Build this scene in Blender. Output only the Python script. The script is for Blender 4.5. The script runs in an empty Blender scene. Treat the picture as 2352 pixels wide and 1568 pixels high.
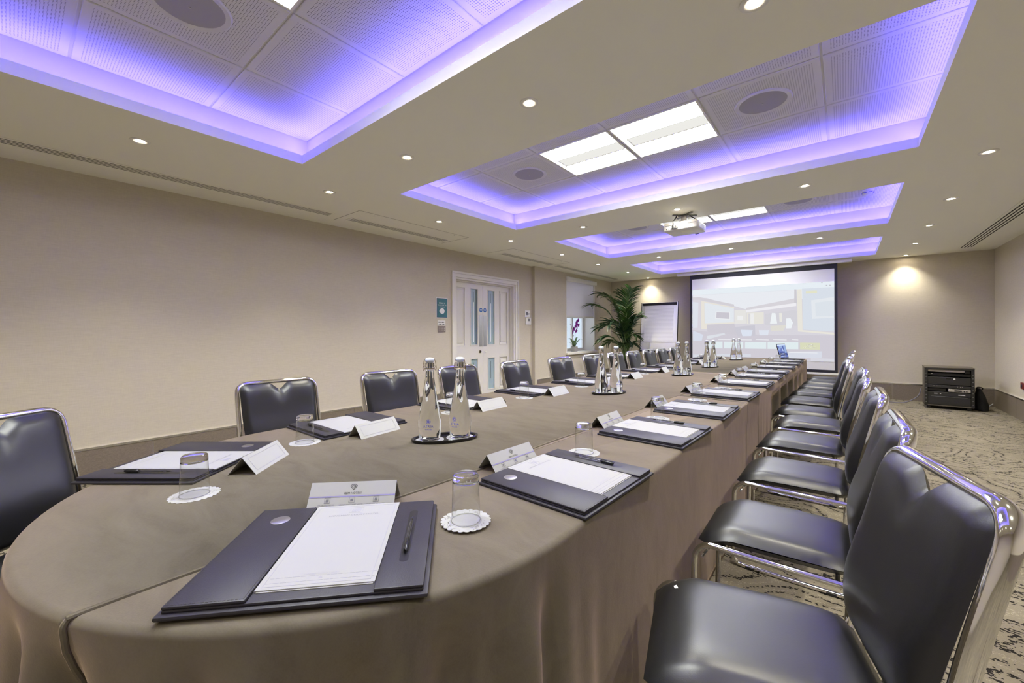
import bpy, bmesh, math, random
from mathutils import Vector, Matrix
random.seed(7)
sc = bpy.context.scene
col = sc.collection
PI = math.pi

# ------------------------------------------------------------------ camera
cam_d = bpy.data.cameras.new('camera'); cam = bpy.data.objects.new('camera', cam_d); col.objects.link(cam)
cam_d.sensor_width = 36.0; cam_d.sensor_fit = 'HORIZONTAL'
cam_d.lens = 937.5 / 2352 * 36.0
cam_d.shift_y = -(784 - 762.48) / 2352
cam_d.clip_start = 0.02; cam_d.clip_end = 100
cam.matrix_world = Matrix.Translation((0, 0, 1.2573)) @ Matrix.Rotation(.6843, 4, 'Z') @ Matrix.Rotation(PI/2, 4, 'X') @ Matrix.Rotation(-.0033, 4, 'Z')
sc.camera = cam

# ------------------------------------------------------------------ light levels, exposure
sc.view_settings.view_transform = 'Standard'
sc.view_settings.look = 'None'
sc.view_settings.gamma = 1.0
sc.view_settings.use_curve_mapping = False
sc.view_settings.exposure = 1.58
sc.cycles.max_bounces = 9; sc.cycles.diffuse_bounces = 4; sc.cycles.glossy_bounces = 4
sc.cycles.transmission_bounces = 8; sc.cycles.transparent_max_bounces = 12
sc.cycles.use_adaptive_sampling = True; sc.cycles.adaptive_threshold = .06
sc.cycles.use_denoising = True
sc.cycles.sample_clamp_indirect = 6.0
sc.cycles.blur_glossy = 0.6
PANEL = 13.0      # recessed fluorescent panels
LED = 45.0        # violet cove strips
SPOT = 44.0       # ceiling downlights, watts each
SCREEN = 0.345     # projected picture
DAY = 0.75         # sky seen through the window
world = bpy.data.worlds.new('sky'); sc.world = world; world.use_nodes = True
wb = world.node_tree.nodes['Background']; wb.inputs[0].default_value = (.86, .93, 1, 1); wb.inputs[1].default_value = DAY

# ------------------------------------------------------------------ materials
def srgb(r, g, b):
    f = lambda c: (c/255/12.92) if c/255 <= .04045 else ((c/255+.055)/1.055)**2.4
    return (f(r), f(g), f(b), 1)
MATS = {}
def mat(name, c, rough=.5, metal=0., spec=.5, emit=None, estr=0., sheen=0., coat=0., alpha=1.):
    m = bpy.data.materials.new(name); m.use_nodes = True
    p = m.node_tree.nodes['Principled BSDF']
    p.inputs['Base Color'].default_value = (c[0], c[1], c[2], 1)
    p.inputs['Roughness'].default_value = rough; p.inputs['Metallic'].default_value = metal
    p.inputs['Specular IOR Level'].default_value = spec
    if emit: p.inputs['Emission Color'].default_value = (*emit[:3], 1); p.inputs['Emission Strength'].default_value = estr
    if sheen: p.inputs['Sheen Weight'].default_value = sheen; p.inputs['Sheen Roughness'].default_value = .5; p.inputs['Sheen Tint'].default_value = (.62, .46, .36, 1)
    if coat: p.inputs['Coat Weight'].default_value = coat
    MATS[name] = m
    return m
def nt(m): return m.node_tree.nodes, m.node_tree.links, m.node_tree.nodes['Principled BSDF']
def coords(m, scale=(1, 1, 1), kind='Object'):
    N, L, P = nt(m); t = N.new('ShaderNodeTexCoord'); mp = N.new('ShaderNodeMapping'); mp.inputs['Scale'].default_value = scale
    L.new(t.outputs[kind], mp.inputs[0]); return mp.outputs[0]
def noise(m, vec, scale, detail=3, rough=.5, dist=0.):
    N, L, P = nt(m); n = N.new('ShaderNodeTexNoise'); n.inputs['Scale'].default_value = scale; n.inputs['Detail'].default_value = detail
    n.inputs['Roughness'].default_value = rough; n.inputs['Distortion'].default_value = dist
    L.new(vec, n.inputs['Vector']); return n.outputs[0]
def ramp(m, fac, stops):
    N, L, P = nt(m); r = N.new('ShaderNodeValToRGB'); L.new(fac, r.inputs[0])
    while len(r.color_ramp.elements) < len(stops): r.color_ramp.elements.new(.5)
    for e, (p, c) in zip(r.color_ramp.elements, stops): e.position = p; e.color = (*c[:3], 1)
    return r.outputs[0]
def math_(m, op, a, b=None, clamp=False):
    N, L, P = nt(m); n = N.new('ShaderNodeMath'); n.operation = op; n.use_clamp = clamp
    for i, v in enumerate((a, b)):
        if v is None: continue
        if isinstance(v, (int, float)): n.inputs[i].default_value = v
        else: L.new(v, n.inputs[i])
    return n.outputs[0]
def mixc(m, fac, a, b):
    N, L, P = nt(m); n = N.new('ShaderNodeMix'); n.data_type = 'RGBA'
    if isinstance(fac, (int, float)): n.inputs[0].default_value = fac
    else: L.new(fac, n.inputs[0])
    for i, v in ((6, a), (7, b)):
        if isinstance(v, tuple): n.inputs[i].default_value = (*v[:3], 1)
        else: L.new(v, n.inputs[i])
    return n.outputs[2]
def bump(m, h, strength=.3, dist=.002):
    N, L, P = nt(m); b = N.new('ShaderNodeBump'); b.inputs['Strength'].default_value = strength; b.inputs['Distance'].default_value = dist
    L.new(h, b.inputs['Height']); L.new(b.outputs[0], P.inputs['Normal'])
def tocol(m, c):
    N, L, P = nt(m); L.new(c, P.inputs['Base Color'])

# wallpaper: woven linen
m = mat('wallpaper', (.5, .43, .36), .8, spec=.2)
v = coords(m, (1, 1, 1)); h = noise(m, coords(m, (5, 5, 130)), 3.0, 4, .6); h2 = noise(m, coords(m, (120, 120, 6)), 3.0, 3, .6)
f = math_(m, 'ADD', math_(m, 'MULTIPLY', h, .65), math_(m, 'MULTIPLY', h2, .35))
tocol(m, ramp(m, f, [(.3, (.50, .45, .362)), (.7, (.625, .572, .472))])); bump(m, f, .25, .001)
# painted ceiling
m = mat('ceiling_paint', (.87, .86, .785), .75, spec=.2)
m = mat('white_paint', (.74, .715, .685), .42)
m = mat('white_plastic', (.78, .77, .75), .4)
m = mat('tile_rail', (.70, .70, .72), .55)
# perforated ceiling tile: punched dots inside a plain border
m = mat('perforated_tile', (.72, .72, .74), .6, spec=.3)
N, L, P = nt(m); tc = N.new('ShaderNodeTexCoord'); sp = N.new('ShaderNodeSeparateXYZ'); L.new(tc.outputs['Object'], sp.inputs[0])
def cell(ax):
    fr = math_(m, 'FRACT', math_(m, 'MULTIPLY', sp.outputs[ax], 1/.0128)); return math_(m, 'SUBTRACT', fr, .5)
cx_, cy_ = cell(0), cell(1)
rr = math_(m, 'ADD', math_(m, 'MULTIPLY', cx_, cx_), math_(m, 'MULTIPLY', cy_, cy_))
dot = math_(m, 'LESS_THAN', rr, .05)
inx = math_(m, 'LESS_THAN', math_(m, 'ABSOLUTE', sp.outputs[0]), .290); iny = math_(m, 'LESS_THAN', math_(m, 'ABSOLUTE', sp.outputs[1]), .290)
dot = math_(m, 'MULTIPLY', dot, math_(m, 'MULTIPLY', inx, iny))
tocol(m, mixc(m, dot, (.72, .72, .74), (.27, .27, .29)))
# carpet: contour-like broken lines
m = mat('carpet', (.4, .34, .27), .95, spec=.1)
v = coords(m, (1.0, 1.7, 1))
n1 = noise(m, v, 1.5, 1.0, .4, .5)
band = math_(m, 'PINGPONG', math_(m, 'MULTIPLY', n1, 13.0), .5)
fine = noise(m, coords(m, (34, 46, 1)), 1.6, 1.5, .6)
edge = math_(m, 'ADD', band, math_(m, 'MULTIPLY', math_(m, 'SUBTRACT', fine, .5), 1.05))
line = math_(m, 'LESS_THAN', edge, .05)
light = math_(m, 'LESS_THAN', math_(m, 'ABSOLUTE', math_(m, 'SUBTRACT', edge, .52)), .025)
pile = noise(m, coords(m, (90, 160, 1)), 3, 2, .6)
base = ramp(m, math_(m, 'ADD', math_(m, 'MULTIPLY', pile, .6), math_(m, 'MULTIPLY', noise(m, coords(m), 2.0, 3), .4)), [(.35, (.165, .144, .11)), (.65, (.24, .212, .166))])
c1 = mixc(m, light, base, (.31, .28, .21)); c2 = mixc(m, line, c1, (.018, .016, .015))
tocol(m, c2); bump(m, pile, .5, .003)
# stone baseboard tile
m = mat('stone_tile', (.2, .16, .12), .45)
h = noise(m, coords(m, (20, 20, 60)), 4, 4, .65); tocol(m, ramp(m, h, [(.3, (.155, .125, .095)), (.7, (.245, .205, .16))])); bump(m, h, .4, .002)
m = mat('grout', (.45, .41, .36), .8)
# suede tablecloth
m = mat('suede', (.22, .19, .15), .9, spec=.12, sheen=.55)
a = noise(m, coords(m, (2.2, 5.5, 3)), 1.6, 5, .62, .9); b = noise(m, coords(m, (1, 1, 1)), 260, 2)
f = math_(m, 'ADD', math_(m, 'MULTIPLY', a, .8), math_(m, 'MULTIPLY', b, .2))
tocol(m, ramp(m, f, [(.3, (.082, .072, .053)), (.5, (.107, .095, .071)), (.72, (.128, .114, .087))])); bump(m, f, .35, .004)
m = mat('suede_shadow_hem', (.19, .16, .125), .9, spec=.1)
# black leather upholstery
m = mat('chair_leather', (.009, .009, .0105), .37, spec=.72)
g = noise(m, coords(m), 420, 2); bump(m, g, .18, .0006)
m = mat('folder_leather', (.024, .022, .032), .46, spec=.38)
g = noise(m, coords(m), 330, 2); bump(m, g, .35, .0007)
m = mat('chrome', (.86, .86, .87), .075, 1.0)
m = mat('steel', (.56, .56, .55), .32, 1.0)
m = mat('alu', (.72, .72, .73), .25, 1.0)
m = mat('paper', (.32, .32, .322), .7, spec=.2)
m = mat('card_stock', (.37, .37, .358), .6, spec=.2)
m = mat('ink_black', (.03, .03, .035), .6); m = mat('ink_grey', (.15, .15, .18), .7); m = mat('ink_light', (.27, .27, .31), .7)
m = mat('ink_frame', (.26, .26, .31), .7); m = mat('stopper', (.62, .68, .82), .12, spec=.8); m = mat('ink_lilac', (.24, .22, .42), .7); m = mat('ink_blue', (.06, .07, .5), .5)
m = mat('black_plastic', (.012, .012, .014), .35); m = mat('dark_plastic', (.035, .032, .032), .5); m = mat('black_gloss', (.01, .01, .014), .15)
m = mat('border_black', (.012, .011, .02), .7)
m = mat('screen_white', (.72, .71, .72), .8, spec=.1)
m = mat('rack_side', (.10, .085, .07), .5); m = mat('rack_dark', (.016, .015, .014), .5); m = mat('rack_panel', (.022, .021, .02), .45)
m = mat('silver_panel', (.5, .47, .42), .4, .3)
m = mat('led_white', (.9, .9, .9), .5, emit=(1, 1, 1), estr=.7)
m = mat('wire', (.42, .33, .2), .3, 1.0)
m = mat('grille_dark', (.012, .011, .010), .8)
m = mat('speaker_grille', (.40, .39, .46), .7)
m = mat('speaker_ring', (.68, .68, .7), .5)
m = mat('blind_fabric', (.84, .82, .86), .85, spec=.1)
N, L, P = nt(m); tr = N.new('ShaderNodeBsdfTranslucent'); tr.inputs[0].default_value = (.84, .82, .86, 1); mxs = N.new('ShaderNodeMixShader'); mxs.inputs[0].default_value = .30
L.new(P.outputs[0], mxs.inputs[1]); L.new(tr.outputs[0], mxs.inputs[2]); L.new(mxs.outputs[0], N['Material Output'].inputs[0])
m = mat('flip_paper', (.88, .87, .90), .75); m = mat('flip_board', (.82, .81, .85), .3)
m = mat('plate_brown', (.22, .18, .16), .4)
m = mat('poster_teal', (.035, .16, .19), .35); m = mat('poster_navy', (.035, .05, .11), .35)
m = mat('sticker_blue', (.03, .14, .42), .4)
m = mat('brass', (.20, .16, .10), .35, 1.0)
m = mat('frosted_glass', (.36, .47, .53), .22, spec=.5); m = mat('etched_stripe', (.86, .9, .93), .5); m = mat('etched_dark', (.16, .22, .26), .4)
m = mat('pot_black', (.012, .012, .02), .4); m = mat('pot_grey', (.30, .29, .28), .8); m = mat('soil', (.03, .022, .015), .95)
m = mat('leaf', (.035, .10, .022), .4)
f = noise(m, coords(m), 3.0, 2); tocol(m, ramp(m, f, [(.35, (.012, .045, .018)), (.65, (.055, .12, .02))]))
m = mat('leaf_dark', (.012, .045, .02), .4); m = mat('stem_green', (.10, .16, .05), .5); m = mat('leaf_pale', (.10, .17, .07), .45)
m = mat('orchid', (.26, .012, .33), .5); m = mat('orchid_stem', (.10, .06, .05), .6)
m = mat('exterior_wall', (.74, .79, .86), .8); m = mat('exterior_stone', (.42, .45, .48), .9)
f = noise(m, coords(m), 14, 4); tocol(m, ramp(m, f, [(.4, (.36, .39, .42)), (.6, (.62, .65, .68))]))
m = mat('bag_black', (.008, .008, .009), .8); m = mat('cable_grey', (.16, .15, .2), .5)
m = mat('red_box', (.16, .02, .012), .4)
m = mat('grey_metal', (.24, .24, .25), .4, .6)
m = mat('white_mark', (.8, .8, .8), .6)
def emat(name, c, s):
    m = bpy.data.materials.new(name); m.use_nodes = True; N = m.node_tree.nodes; N.clear()
    e = N.new('ShaderNodeEmission'); o = N.new('ShaderNodeOutputMaterial'); e.inputs[0].default_value = (*c[:3], 1); e.inputs[1].default_value = s
    m.node_tree.links.new(e.outputs[0], o.inputs[0]); MATS[name] = m; return m
emat('panel_glow', (.98, 1, .93), PANEL)
emat('panel_glow_low', (1, .99, .94), .285)
emat('led_violet', (.115, .09, 1.0), LED)
emat('downlight_glow', (1, .86, .62), 60)
emat('laptop_blue', (.10, .13, .33), .55); emat('laptop_dark', (.05, .07, .20), .55); emat('laptop_pale', (.42, .5, .68), .55); emat('laptop_mid', (.2, .27, .45), .55)
# glass
def gmat(name, c, ior, rough=0.):
    m = bpy.data.materials.new(name); m.use_nodes = True; N = m.node_tree.nodes; N.clear()
    g = N.new('ShaderNodeBsdfGlass'); o = N.new('ShaderNodeOutputMaterial'); g.inputs['Color'].default_value = (*c, 1); g.inputs['IOR'].default_value = ior; g.inputs['Roughness'].default_value = rough
    m.node_tree.links.new(g.outputs[0], o.inputs[0]); MATS[name] = m; return m
gmat('glass', (.985, .99, .99), 1.47); gmat('water_glass', (.975, .985, .985), 1.36)
def thin(name, c, gl=.12):
    m = bpy.data.materials.new(name); m.use_nodes = True; N = m.node_tree.nodes; N.clear(); L = m.node_tree.links
    t = N.new('ShaderNodeBsdfTransparent'); t.inputs[0].default_value = (*c, 1); g = N.new('ShaderNodeBsdfGlossy'); g.inputs['Roughness'].default_value = .02
    lw = N.new('ShaderNodeLayerWeight'); lw.inputs[0].default_value = .5; pw = N.new('ShaderNodeMath'); pw.operation = 'POWER'; pw.inputs[1].default_value = 3.2; L.new(lw.outputs['Facing'], pw.inputs[0])
    ma = N.new('ShaderNodeMath'); ma.operation = 'MULTIPLY_ADD'; ma.inputs[1].default_value = .85; ma.inputs[2].default_value = .05; L.new(pw.outputs[0], ma.inputs[0]); mx = N.new('ShaderNodeMixShader'); o = N.new('ShaderNodeOutputMaterial')
    L.new(ma.outputs[0], mx.inputs[0]); L.new(t.outputs[0], mx.inputs[1]); L.new(g.outputs[0], mx.inputs[2]); L.new(mx.outputs[0], o.inputs[0]); MATS[name] = m
thin('window_glass', (.95, .97, .98)); thin('clear_plastic', (.82, .82, .86)); thin('tumbler_glass', (.96, .97, .97))
# lace doily: paper with punched holes in a ring
m = bpy.data.materials.new('lace_paper'); m.use_nodes = True; MATS['lace_paper'] = m; N, L, P = nt(m)
P.inputs['Base Color'].default_value = (.37, .37, .365, 1); P.inputs['Roughness'].default_value = .75
tc = N.new('ShaderNodeTexCoord'); vo = N.new('ShaderNodeTexVoronoi'); vo.inputs['Scale'].default_value = 170; L.new(tc.outputs['Object'], vo.inputs['Vector'])
ln = N.new('ShaderNodeVectorMath'); ln.operation = 'LENGTH'; L.new(tc.outputs['Object'], ln.inputs[0])
ring = math_(m, 'MULTIPLY', math_(m, 'GREATER_THAN', ln.outputs['Value'], .043), math_(m, 'LESS_THAN', ln.outputs['Value'], .061))
hole = math_(m, 'MULTIPLY', ring, math_(m, 'LESS_THAN', vo.outputs['Distance'], .30))
L.new(math_(m, 'SUBTRACT', 1.0, hole), P.inputs['Alpha'])
# coloured print from a colour attribute: the picture thrown on the screen
m = bpy.data.materials.new('projected_picture'); m.use_nodes = True; N = m.node_tree.nodes; N.clear(); L = m.node_tree.links
at = N.new('ShaderNodeVertexColor'); at.layer_name = 'Col'; e = N.new('ShaderNodeEmission'); e.inputs[1].default_value = SCREEN; o = N.new('ShaderNodeOutputMaterial')
L.new(at.outputs[0], e.inputs[0]); L.new(e.outputs[0], o.inputs[0]); MATS['projected_picture'] = m

# ------------------------------------------------------------------ mesh builder
class MB:
    def __init__(s): s.v = []; s.f = []; s.m = []; s.mi = 0
    def add(s, vs, fs, M=None):
        o = len(s.v)
        s.v += [tuple(M @ Vector(p)) if M is not None else tuple(p) for p in vs]
        s.f += [[i+o for i in f] for f in fs]; s.m += [s.mi]*len(fs); return s
    def box(s, x0, x1, y0, y1, z0, z1, M=None):
        return s.add([(x0,y0,z0),(x1,y0,z0),(x1,y1,z0),(x0,y1,z0),(x0,y0,z1),(x1,y0,z1),(x1,y1,z1),(x0,y1,z1)],
              [(0,3,2,1),(4,5,6,7),(0,1,5,4),(1,2,6,5),(2,3,7,6),(3,0,4,7)], M)
    def rbox(s, x0, x1, y0, y1, z0, z1, b=.004, seg=2, M=None):
        bm = bmesh.new(); bmesh.ops.create_cube(bm, size=1)
        for q in bm.verts: q.co = ((x0+x1)/2+q.co.x*(x1-x0), (y0+y1)/2+q.co.y*(y1-y0), (z0+z1)/2+q.co.z*(z1-z0))
        bmesh.ops.bevel(bm, geom=list(bm.edges), offset=b, segments=seg, profile=.5, affect='EDGES')
        bm.verts.index_update(); s.add([tuple(q.co) for q in bm.verts], [[q.index for q in f.verts] for f in bm.faces], M); bm.free(); return s
    def tube(s, pts, r, n=10, ry=None, caps=True, closed=False, M=None):
        pts = [Vector(p) for p in pts]; k = len(pts); vs = []; fs = []; u = None
        rs = r if isinstance(r, (list, tuple)) else [r]*k
        for i, p in enumerate(pts):
            a = pts[i-1] if (i or closed) else p; b = pts[(i+1) % k] if (i < k-1 or closed) else p
            t = (b-a).normalized()
            if u is None:
                u = t.cross(Vector((0, 0, 1)))
                if u.length < 1e-3: u = t.cross(Vector((0, 1, 0)))
                u.normalize()
            else:
                u = (u - t*u.dot(t)); u.normalize()
            w = t.cross(u)
            for j in range(n):
                c, q = math.cos(2*PI*j/n), math.sin(2*PI*j/n)
                vs.append(p + u*(c*rs[i]) + w*(q*(ry if ry else rs[i])))
        for i in range(k if closed else k-1):
            for j in range(n):
                a = i*n+j; b = i*n+(j+1) % n; c = ((i+1) % k)*n+(j+1) % n; d = ((i+1) % k)*n+j; fs.append((a, b, c, d))
        if caps and not closed: fs.append(tuple(reversed(range(n)))); fs.append(tuple(range((k-1)*n, k*n)))
        return s.add(vs, fs, M)
    def lathe(s, prof, n=24, M=None, closed=False):
        vs = []; fs = []; k = len(prof)
        for r, z in prof:
            for j in range(n): vs.append((r*math.cos(2*PI*j/n), r*math.sin(2*PI*j/n), z))
        for i in range(k if closed else k-1):
            for j in range(n): fs.append((i*n+j, i*n+(j+1) % n, ((i+1) % k)*n+(j+1) % n, ((i+1) % k)*n+j))
        if not closed:
            if prof[0][0] > 1e-6: fs.append(tuple(reversed(range(n))))
            if prof[-1][0] > 1e-6: fs.append(tuple(range((k-1)*n, k*n)))
        return s.add(vs, fs, M)
    def cyl(s, r, z0, z1, n=20, M=None): return s.lathe([(r, z0), (r, z1)], n, M)
    def prism(s, poly, z0, z1, M=None):
        k = len(poly); vs = [(x, y, z0) for x, y in poly]+[(x, y, z1) for x, y in poly]
        fs = [tuple(reversed(range(k))), tuple(range(k, 2*k))]+[(i, (i+1) % k, k+(i+1) % k, k+i) for i in range(k)]
        return s.add(vs, fs, M)
    def mesh(s, name, mats, smooth=True, angle=40):
        me = bpy.data.meshes.new(name); me.from_pydata(s.v, [], s.f); me.update()
        for q in (mats if isinstance(mats, (list, tuple)) else [mats]): me.materials.append(MATS[q])
        me.polygons.foreach_set('material_index', s.m)
        bm = bmesh.new(); bm.from_mesh(me); bmesh.ops.remove_doubles(bm, verts=bm.verts, dist=1e-6); bmesh.ops.recalc_face_normals(bm, faces=bm.faces)
        bm.to_mesh(me); bm.free()
        if smooth:
            me.polygons.foreach_set('use_smooth', [True]*len(me.polygons))
            me.set_sharp_from_angle(angle=math.radians(angle))
        return me
    def build(s, name, mats, parent=None, loc=None, smooth=True, angle=40):
        o = bpy.data.objects.new(name, s.mesh(name, mats, smooth, angle)); col.objects.link(o)
        if parent: o.parent = parent
        if loc: o.location = loc
        return o
def tag(o, label=None, cat=None, group=None, kind=None):
    for k, v in (('label', label), ('category', cat), ('group', group), ('kind', kind)):
        if v: o[k] = v
    return o
def thing(name, label, cat, loc=(0, 0, 0), rz=0., group=None, kind=None):
    o = bpy.data.objects.new(name, None); col.objects.link(o); o.location = loc; o.rotation_euler = (0, 0, rz)
    o.empty_display_size = .05
    return tag(o, label, cat, group, kind)
def struct(name, mb, m, **k):
    o = mb.build(name, m, **k); o['kind'] = 'structure'; return o
def kids(o): return [c for c in bpy.data.objects if c.parent == o]
CH = {}
def ch_of(a):
    if a.name not in CH: CH[a.name] = kids(a)
    return CH[a.name]
def copy_tree(o, loc, rz, label=None):
    def cp(a, par):
        c = a.copy(); col.objects.link(c)
        if par: c.parent = par
        for ch in ch_of(a): cp(ch, c)
        return c
    r = cp(o, None); r.location = loc; r.rotation_euler = (0, 0, rz)
    if label: r['label'] = label
    return r
def place(me, name, parent, loc=(0, 0, 0), rot=(0, 0, 0)):
    o = bpy.data.objects.new(name, me); col.objects.link(o); o.parent = parent; o.location = loc; o.rotation_euler = rot; return o
def fillet(pts, r, seg=5):
    pts = [Vector(p) for p in pts]; out = [pts[0]]
    for i in range(1, len(pts)-1):
        a, b, c = pts[i-1], pts[i], pts[i+1]; d1 = (a-b); d2 = (c-b)
        rr = min(r[i] if isinstance(r, (list, tuple)) else r, d1.length*.49, d2.length*.49); p1 = b+d1.normalized()*rr; p2 = b+d2.normalized()*rr
        for k in range(seg+1):
            t = k/seg; out.append(p1*(1-t)**2+b*2*t*(1-t)+p2*t*t)
    out.append(pts[-1]); return out
def text_mb(s, size, align='CENTER'):
    cu = bpy.data.curves.new('t', 'FONT'); cu.body = s; cu.size = size; cu.align_x = align; cu.align_y = 'CENTER'; cu.resolution_u = 2
    o = bpy.data.objects.new('t', cu); col.objects.link(o); dg = bpy.context.evaluated_depsgraph_get(); me = bpy.data.meshes.new_from_object(o.evaluated_get(dg))
    vs = [tuple(q.co) for q in me.vertices]; fs = [list(p.vertices) for p in me.polygons]
    bpy.data.objects.remove(o); bpy.data.curves.remove(cu); bpy.data.meshes.remove(me); return vs, fs
ORD = ['first', 'second', 'third', 'fourth', 'fifth', 'sixth', 'seventh', 'eighth', 'ninth', 'tenth', 'eleventh', 'twelfth']
RZ = lambda a: Matrix.Rotation(a, 4, 'Z')
T = lambda x, y, z: Matrix.Translation((x, y, z))
def sstep(x): x = max(0, min(1, x)); return x*x*(3-2*x)
# ================================================================== room shell
XL, XP, XR, YF, YN, ZC = -4.97, -4.893, 1.9156, 10.245, -2.2, 2.6   # left wall, its proud part, right wall, far wall, near wall, ceiling
struct('floor', MB().box(XL-.3, XR+.3, YN-.3, YF+.3, -.12, 0), 'carpet', smooth=False)
DY0, DY1, DZ = 4.62, 6.18, 2.17
WY0, WY1, WZ0, WZ1 = 7.94, 9.33, .785, 2.53
w = MB()
w.box(XL-.28, XL, YN, DY0, 0, 3.0); w.box(XL-.28, XL, DY0, DY1, DZ, 3.0); w.box(XL-.28, XL, DY1, 6.734, 0, 3.0)
w.box(XL-.28, XP, 6.734, WY0, 0, 3.0); w.box(XL-.28, XP, WY0, WY1, 0, WZ0-.05); w.box(XL-.28, XP, WY0, WY1, WZ1, 3.0); w.box(XL-.28, XP, WY1, YF, 0, 3.0)
struct('wall_left', w, 'wallpaper', smooth=False)
struct('wall_far', MB().box(XL-.28, XR+.28, YF, YF+.2, 0, 3.0), 'wallpaper', smooth=False)
struct('wall_right', MB().box(XR, XR+.2, YN, YF, 0, 3.0), 'wallpaper', smooth=False)
struct('wall_near', MB().box(XL-.28, XR+.28, YN-.2, YN, 0, 3.0), 'wallpaper', smooth=False)

# ceiling soffit with four coffers
CX0, CX1, CY0, CW, CP = -3.3445, .4202, 2.3834, 1.8054, 2.7234
cof = [(CY0+(k-1)*CP, CY0+(k-1)*CP+CW) for k in range(4)]
c = MB(); zt = ZC+.045
c.box(XL, CX0, YN, YF, ZC, zt); c.box(CX1, XR, YN, YF, ZC, zt)
ys = [YN]+[q for p in cof for q in p]+[YF]
for i in range(0, len(ys), 2): c.box(CX0, CX1, ys[i], ys[i+1], ZC, zt)
ceil = struct('ceiling', c, 'ceiling_paint', smooth=False)
MB().box(XL-.28, XR+.28, YN-.2, YF+.2, 2.98, 3.05).build('sky_block_slab', 'ceiling_paint', ceil, smooth=False)  # unseen slab added above the tiles to keep sky light out
TX0, TX1, TP = -3.435, .565, 4.0/6
TZ = 2.83
tile_me = MB().rbox(-TP/2+.006, TP/2-.006, -TP/2+.006, TP/2-.006, 0, .014, .003, 1).mesh('ceiling_tile', 'perforated_tile', False)
spk = {(1, 1), (4, 1)}; pan = {(2, 1), (3, 1)}
for k, (y0, y1) in enumerate(cof):
    l = MB()
    for a in ((CX0-.012, CX1+.012, y0-.012, y0), (CX0-.012, CX1+.012, y1, y1+.012), (CX0-.012, CX0, y0, y1), (CX1, CX1+.012, y0, y1)): l.box(*a, zt, ZC+.07)
    l.build('coffer_lip', 'ceiling_paint', ceil, smooth=False)
    ty1 = y1+.078; ty0 = ty1-3*TP
    fm = MB()
    for a in ((TX0-.02, TX1+.02, ty0-.02, ty0), (TX0-.02, TX1+.02, ty1, ty1+.02), (TX0-.02, TX0, ty0, ty1), (TX1, TX1+.02, ty0, ty1)): fm.box(*a, zt, 2.98)
    fm.build('coffer_fascia', 'white_paint', ceil, smooth=False)
    r = MB()
    for i in range(7): r.box(TX0+i*TP-.012, TX0+i*TP+.012, ty0, ty1, TZ+.008, TZ+.02)
    for j in range(4): r.box(TX0, TX1, ty0+j*TP-.012, ty0+j*TP+.012, TZ+.0085, TZ+.0205)
    r.build('grid_rail', 'tile_rail', ceil, smooth=False)
    for i in range(6):
        for j in range(3):
            if (i, j) in pan: continue
            place(tile_me, 'ceiling_tile', ceil, (TX0+(i+.5)*TP, ty0+(j+.5)*TP, TZ))
    e = MB(); hs = MB(); g = .034; zl = zt+.017
    for (p0, p1, nx, ny) in (((CX0-g, y0-.02), (CX0-g, y1+.02), 1, 0), ((CX1+g, y0-.02), (CX1+g, y1+.02), -1, 0), ((CX0-.02, y0-g), (CX1+.02, y0-g), 0, 1), ((CX0-.02, y1+g), (CX1+.02, y1+g), 0, -1)):
        w_, h_ = .012, .009
        q = [(p0[0]+nx*w_/2, p0[1]+ny*w_/2), (p1[0]+nx*w_/2, p1[1]+ny*w_/2), (p1[0]-nx*w_/2, p1[1]-ny*w_/2), (p0[0]-nx*w_/2, p0[1]-ny*w_/2)]
        e.add([(*q[0], zl-h_), (*q[1], zl-h_), (*q[2], zl), (*q[3], zl)], [(0, 1, 2, 3)])
        b0 = [(p[0]-nx*.0015, p[1]-ny*.0015) for p in q]
        hs.add([(*b0[0], zt), (*b0[1], zt), (*b0[2], zt), (*b0[3], zt), (*b0[0], zl-h_-.001), (*b0[1], zl-h_-.001), (*b0[2], zl), (*b0[3], zl)], [(0, 1, 2, 3), (4, 5, 6, 7), (0, 1, 5, 4), (1, 2, 6, 5), (2, 3, 7, 6), (3, 0, 4, 7)])
    ls = e.build('led_strip', 'led_violet', ceil, smooth=False); hs.build('led_channel', 'alu', ls, smooth=False)
    # light panels
    for i in (2, 3):
        cxp = TX0+(i+.5)*TP; cyp = ty0+1.5*TP; h = TP/2-.02
        t = thing('light_panel', 'square white recessed light panel, %s of the pair in the %s' % (('left', 'right')[i-2], ['nearest coffer', 'second coffer', 'third coffer', 'farthest coffer'][k]), 'ceiling light', (cxp, cyp, TZ), 0, 'recessed light panels')
        fr = MB()
        for a in ((-h-.013, h+.013, -h-.013, -h), (-h-.013, h+.013, h, h+.013), (-h-.013, -h, -h, h), (h, h+.013, -h, h)): fr.box(*a, -.004, .085)
        fr.build('frame', 'white_plastic', t, smooth=False)
        for sgn in (-1, 1):
            wg = MB(); vs = []; n = 8
            for q in range(n+1):
                u = q/n; yy = sgn*(.055+(h-.055)*u); zz = .012+.065*math.sin(u*PI*.5+PI/2)
                vs += [(-h, yy, zz), (h, yy, zz)]
            wg.add(vs, [(2*q, 2*q+1, 2*q+3, 2*q+2) for q in range(n)]); wg.build('reflector_wing', 'panel_glow', t)
        MB().rbox(-h+.035, h-.012, -.078, -.010, .002, .03, .006).build('lamp_cover', 'panel_glow_low', t)
        MB().rbox(-h+.035, h-.012, .0, .075, .004, .03, .006).build('lamp_cover', 'panel_glow_low', t)
        MB().box(-h+.035, h-.012, -.010, 0., .010, .02).build('slot', 'steel', t)
        MB().box(-h+.03, -h+.035, -.085, .080, .0, .03).box(-h+.03, h-.012, .0755, .0805, .002, .03).box(-h+.03, h-.012, -.0845, -.0785, .002, .03).build('cover_edge', 'white_plastic', t, smooth=False)
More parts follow.
